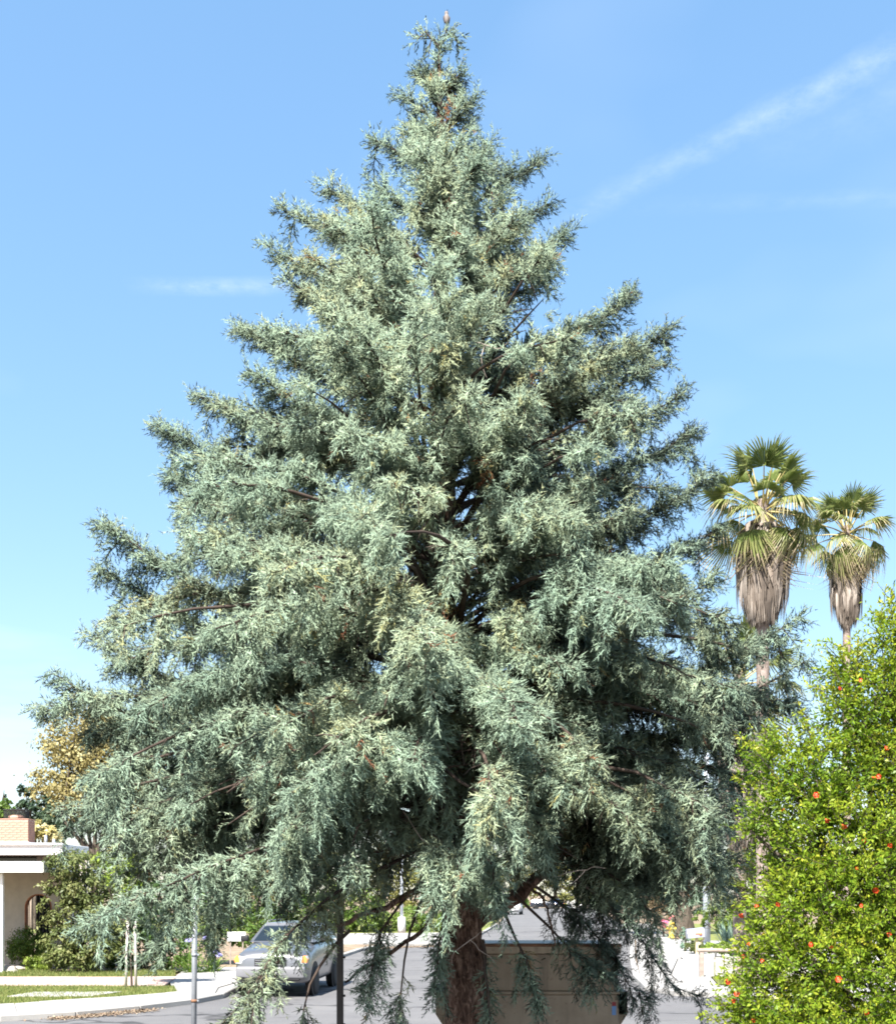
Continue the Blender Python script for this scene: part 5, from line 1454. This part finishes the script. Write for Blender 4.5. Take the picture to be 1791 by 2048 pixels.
# branch tips in photo pixels with distance
plob = [(1750, 1390, 75, 70, 0), (1690, 1345, 35, 36, .1), (1795, 1300, 40, 70, 0), (1792, 1232, 26, 24, .1), (1700, 1450, 60, 60, -.1), (1800, 1480, 90, 90, .1), (1560, 1530, 62, 46, .1), (1640, 1560, 80, 70, -.1), (1740, 1580, 110, 100, 0), (1590, 1640, 80, 70, 0), (1690, 1690, 120, 100, -.2), (1595, 1750, 66, 60, .2), (1640, 1800, 120, 90, -.2), (1760, 1820, 120, 110, -.2), (1572, 1840, 62, 56, 0), (1620, 1930, 120, 90, -.2), (1545, 1920, 52, 56, -.1), (1740, 1970, 130, 110, -.3), (1560, 2010, 100, 70, -.2), (1492, 2034, 46, 34, -.1), (1640, 2090, 160, 110, -.3), (1800, 2120, 150, 110, -.2), (1850, 1700, 120, 260, 0), (1860, 1380, 80, 160, 0), (1500, 1660, 10, 10, 0)]
TW_pos, TW_dir, TW_len, TW_t = [], [], [], []
stems = []
hubs = [pbase + np.array([r.normal(0, .15), r.normal(0, .15), z]) for z in (.6, 1.0, 1.5, 1.9)]
for (x, y, rx, ry, dy) in plob:
    c = np.array(W(x, y, PY + dy)); R3 = np.array([rx / ps, rx / ps * .95, ry / ps])
    h = hubs[min(3, max(0, int((c[2] - 1.2) / .7)))]
    mid = (h + c) / 2 + np.array([r.normal(0, .06), r.normal(0, .06), .12])
    stems.append((np.array([h, mid, c]), np.array([.028, .018, .010])))
    lt_ = r.normal(0, .09)
    nt_ = int(16 + 860 * R3[0] * R3[2] * 4.2)
    for i in range(nt_):
        d = r.normal(0, 1, 3); d /= np.linalg.norm(d)
        p = c + d * R3 * (r.uniform(.25, 1.02) ** .7)
        g = d * np.array([1, 1, .7]) + np.array([0, 0, .45]) + r.normal(0, .45, 3)
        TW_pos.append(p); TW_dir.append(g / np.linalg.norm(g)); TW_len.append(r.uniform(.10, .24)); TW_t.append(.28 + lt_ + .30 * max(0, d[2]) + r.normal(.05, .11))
# long whippy shoots breaking the outline
for (x, y, dx, dy2) in [(1762, 1215, -.1, 1), (1700, 1290, -.2, 1), (1660, 1330, -.6, .6), (1640, 1380, -1, .3), (1500, 1490, -1, .5), (1540, 1470, -.2, 1), (1600, 1470, .1, 1), (1575, 1480, -.1, 1), (1490, 1560, -1, .1), (1505, 1850, -1, .2), (1490, 1900, -1, -.1), (1462, 1962, -1, .1), (1440, 2005, -1, .3), (1420, 2034, -1, .1), (1482, 1880, -.8, .4), (1610, 1430, -.3, .8), (1650, 1290, -.9, .1), (1455, 1945, -1, -.2)]:
    p = np.array(W(x, y, PY + r.normal(0, .15)))
    for j in range(7):
        d = np.array([dx, r.normal(0, .3), dy2]); d /= np.linalg.norm(d)
        q = p - d * .055 * j + r.normal(0, .012, 3)
        TW_pos.append(q); TW_dir.append(d + r.normal(0, .35, 3)); TW_len.append(r.uniform(.08, .15)); TW_t.append(.6 + r.normal(0, .15))
    h = p - np.array([dx, 0, dy2 + .6]) * .5
    stems.append((np.array([h, (h + p) / 2 + r.normal(0, .02, 3), p]), np.array([.006, .004, .002])))
PH = []
for (x, y, w, h) in [(1752, 1605, 30, 26), (1705, 1790, 34, 24), (1560, 1868, 34, 22), (1600, 1962, 44, 26), (1682, 2004, 40, 22), (1640, 1850, 34, 22), (1765, 1892, 34, 26), (1590, 1735, 30, 24), (1700, 1530, 30, 22), (1770, 1440, 26, 26), (1650, 1690, 24, 18), (1540, 1985, 30, 20), (1730, 1700, 26, 20), (1610, 1600, 22, 20), (1780, 1780, 26, 26), (1620, 1790, 26, 16)]:
    c = W(x, y, PY - .28); PH.append((*c, w / ps, .32, h / ps))
PH = np.array(PH)
kp = ((((np.array(TW_pos)[:, None] - PH[None, :, :3]) / PH[None, :, 3:]) ** 2).sum(-1).min(1) > 1)
TW_pos, TW_dir, TW_len, TW_t = [np.array(a)[kp] for a in (TW_pos, TW_dir, TW_len, TW_t)]
TW_pos = np.array(TW_pos); TW_dir = np.array(TW_dir); TW_len = np.array(TW_len); TW_t = np.array(TW_t)
LV, LF, LT = [], [], []
nlf = 13
base = 0
d, yv, zv = frames(TW_dir, .6, r)
for j in range(nlf):
    f = (j + .5) / nlf
    a = j * 2.2 + r.uniform(0, 6.28, len(d))
    side = yv * np.cos(a)[:, None] + zv * np.sin(a)[:, None]
    p = TW_pos + d * (TW_len * f)[:, None]
    ax = side * .75 + d * (.35 + .5 * f) + r.normal(0, .25, d.shape); ax[:, 2] -= .1; ax /= np.linalg.norm(ax, axis=1, keepdims=True)
    nr = np.cross(ax, r.normal(0, 1, ax.shape)) ; nr /= np.linalg.norm(nr, axis=1, keepdims=True)
    nr[nr[:, 2] < 0] *= -1
    sd = np.cross(nr, ax); s = (r.uniform(.029, .050, len(d)) * (1.1 - .35 * f))[:, None]
    LV.append(np.stack([p, p + ax * s * .55 + sd * s * .19 + nr * s * .06, p + ax * s, p + ax * s * .55 - sd * s * .19 + nr * s * .06], 1).reshape(-1, 3))
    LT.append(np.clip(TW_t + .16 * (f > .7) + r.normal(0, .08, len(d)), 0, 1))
LV = np.concatenate(LV); LT = np.concatenate(LT)
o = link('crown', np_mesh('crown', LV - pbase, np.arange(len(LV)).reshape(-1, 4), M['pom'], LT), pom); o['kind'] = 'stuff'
tw = [(np.array([p, p + dd * l]), np.array([.003, .001])) for p, dd, l in zip(TW_pos[::2], d[::2], TW_len[::2])]
v1, f1 = tubes_np(tw, 3)
o = link('twigs', np_mesh('twigs', v1 - pbase, f1, M['twig']), pom); o['kind'] = 'stuff'
for h in hubs: stems.append((np.array([pbase + [r.normal(0, .1), r.normal(0, .1), 0], (pbase + h) / 2 + r.normal(0, .05, 3), h]), np.array([.06, .05, .035])))
for P_, R_ in stems:
    t = np.linspace(0, 1, len(P_)); tt = np.linspace(0, 1, 9)
    PP = np.column_stack([np.interp(tt, t, P_[:, i]) for i in range(3)]); PP[1:-1] = (PP[:-2] + 2 * PP[1:-1] + PP[2:]) / 4; PP[1:-1] += r.normal(0, .008, (7, 3))
    v1, f1 = tubes_np([(PP, np.interp(tt, t, R_))], 6)
    link('stem', np_mesh('stem', v1 - pbase, f1, M['greybark'], smooth_on=True), pom)
# flowers: crumpled petals on a waxy cup
M['petal'] = leafy('pomegranate_petal', [(0, (.42, .025, .008)), (.5, (.60, .055, .012)), (1, (.70, .10, .03))], .5, .3)
M['cup'] = simple('flower_cup', (.55, .10, .03), .35, var=.15, scale=60)
cup_me = MB().lathe([(.001, -.022), (.006, -.018), (.008, -.006), (.007, .002), (.011, .010), (.012, .012), (.006, .008)], 8).mesh('flower_cup', M['cup'], True)
pet_me = []
for k in range(3):
    V, Fq = [], []
    for i in range(6):
        a = i * 6.283 / 6 + r.normal(0, .1); o_ = np.array([math.cos(a), math.sin(a), 0]); s_ = np.array([-math.sin(a), math.cos(a), 0])
        z = np.array([0, 0, 1.0]); i0 = len(V)
        V += [o_ * .006 + z * .006, o_ * .016 + s_ * .012 + z * (.014 + r.normal(0, .003)), o_ * .027 + s_ * .006 + z * (.016 + r.normal(0, .004)), o_ * .026 - s_ * .006 + z * (.012 + r.normal(0, .004)), o_ * .015 - s_ * .012 + z * (.016 + r.normal(0, .003))]
        Fq.append((i0, i0 + 1, i0 + 2, i0 + 3)); Fq.append((i0, i0 + 3, i0 + 4, i0 + 4))
    Fq = [(a, b, c, d_) for (a, b, c, d_) in Fq if c != d_] 
    i_all = np.array(Fq); 
    tri = np.array([[i * 5, i * 5 + 3, i * 5 + 4] for i in range(6)])
    F3 = np.concatenate([i_all[:, :3], i_all[:, [0, 2, 3]], tri])
    pet_me.append(np_mesh('petals', np.array(V), F3, M['petal'], r.random(len(F3))))
flw = [(1755, 1553), (1745, 1556), (1632, 1590), (1652, 1640), (1685, 1652), (1727, 1681), (1780, 1690), (1750, 1779), (1711, 1738), (1720, 1811), (1513, 1813), (1482, 1830), (1527, 1867), (1494, 1888), (1486, 1912), (1523, 1922), (1555, 1808), (1622, 1889), (1661, 1893), (1675, 1958), (1730, 2024), (1465, 2001), (1472, 1987), (1456, 1963), (1505, 2040), (1775, 1868), (1680, 1376), (1720, 1361), (1771, 1498), (1566, 1620)]
for i, (x, y) in enumerate(flw):
    # sit the flower on the outermost twig near that spot
    P2 = np.column_stack([CX + TW_pos[:, 0] / TW_pos[:, 1] * F, HZ - (TW_pos[:, 2] - H) / TW_pos[:, 1] * F])
    near = np.nonzero(((P2 - [x, y]) ** 2).sum(1) < 26 ** 2)[0]
    Yf = TW_pos[near, 1].min() - .02 if len(near) else PY - .3
    p = np.array(W(x, y, Yf))
    dv = Vector((r.normal(0, .5), -.8, r.normal(.1, .5)))
    c_ = link('flower', cup_me, pom, Vector(p - pbase), dv.to_track_quat('Z', 'Y').to_euler(), (r.uniform(.45, .8),) * 3)
    pt_ = link('petals', pet_me[i % 3], c_)
print('pom leaves', len(LV) // 4)
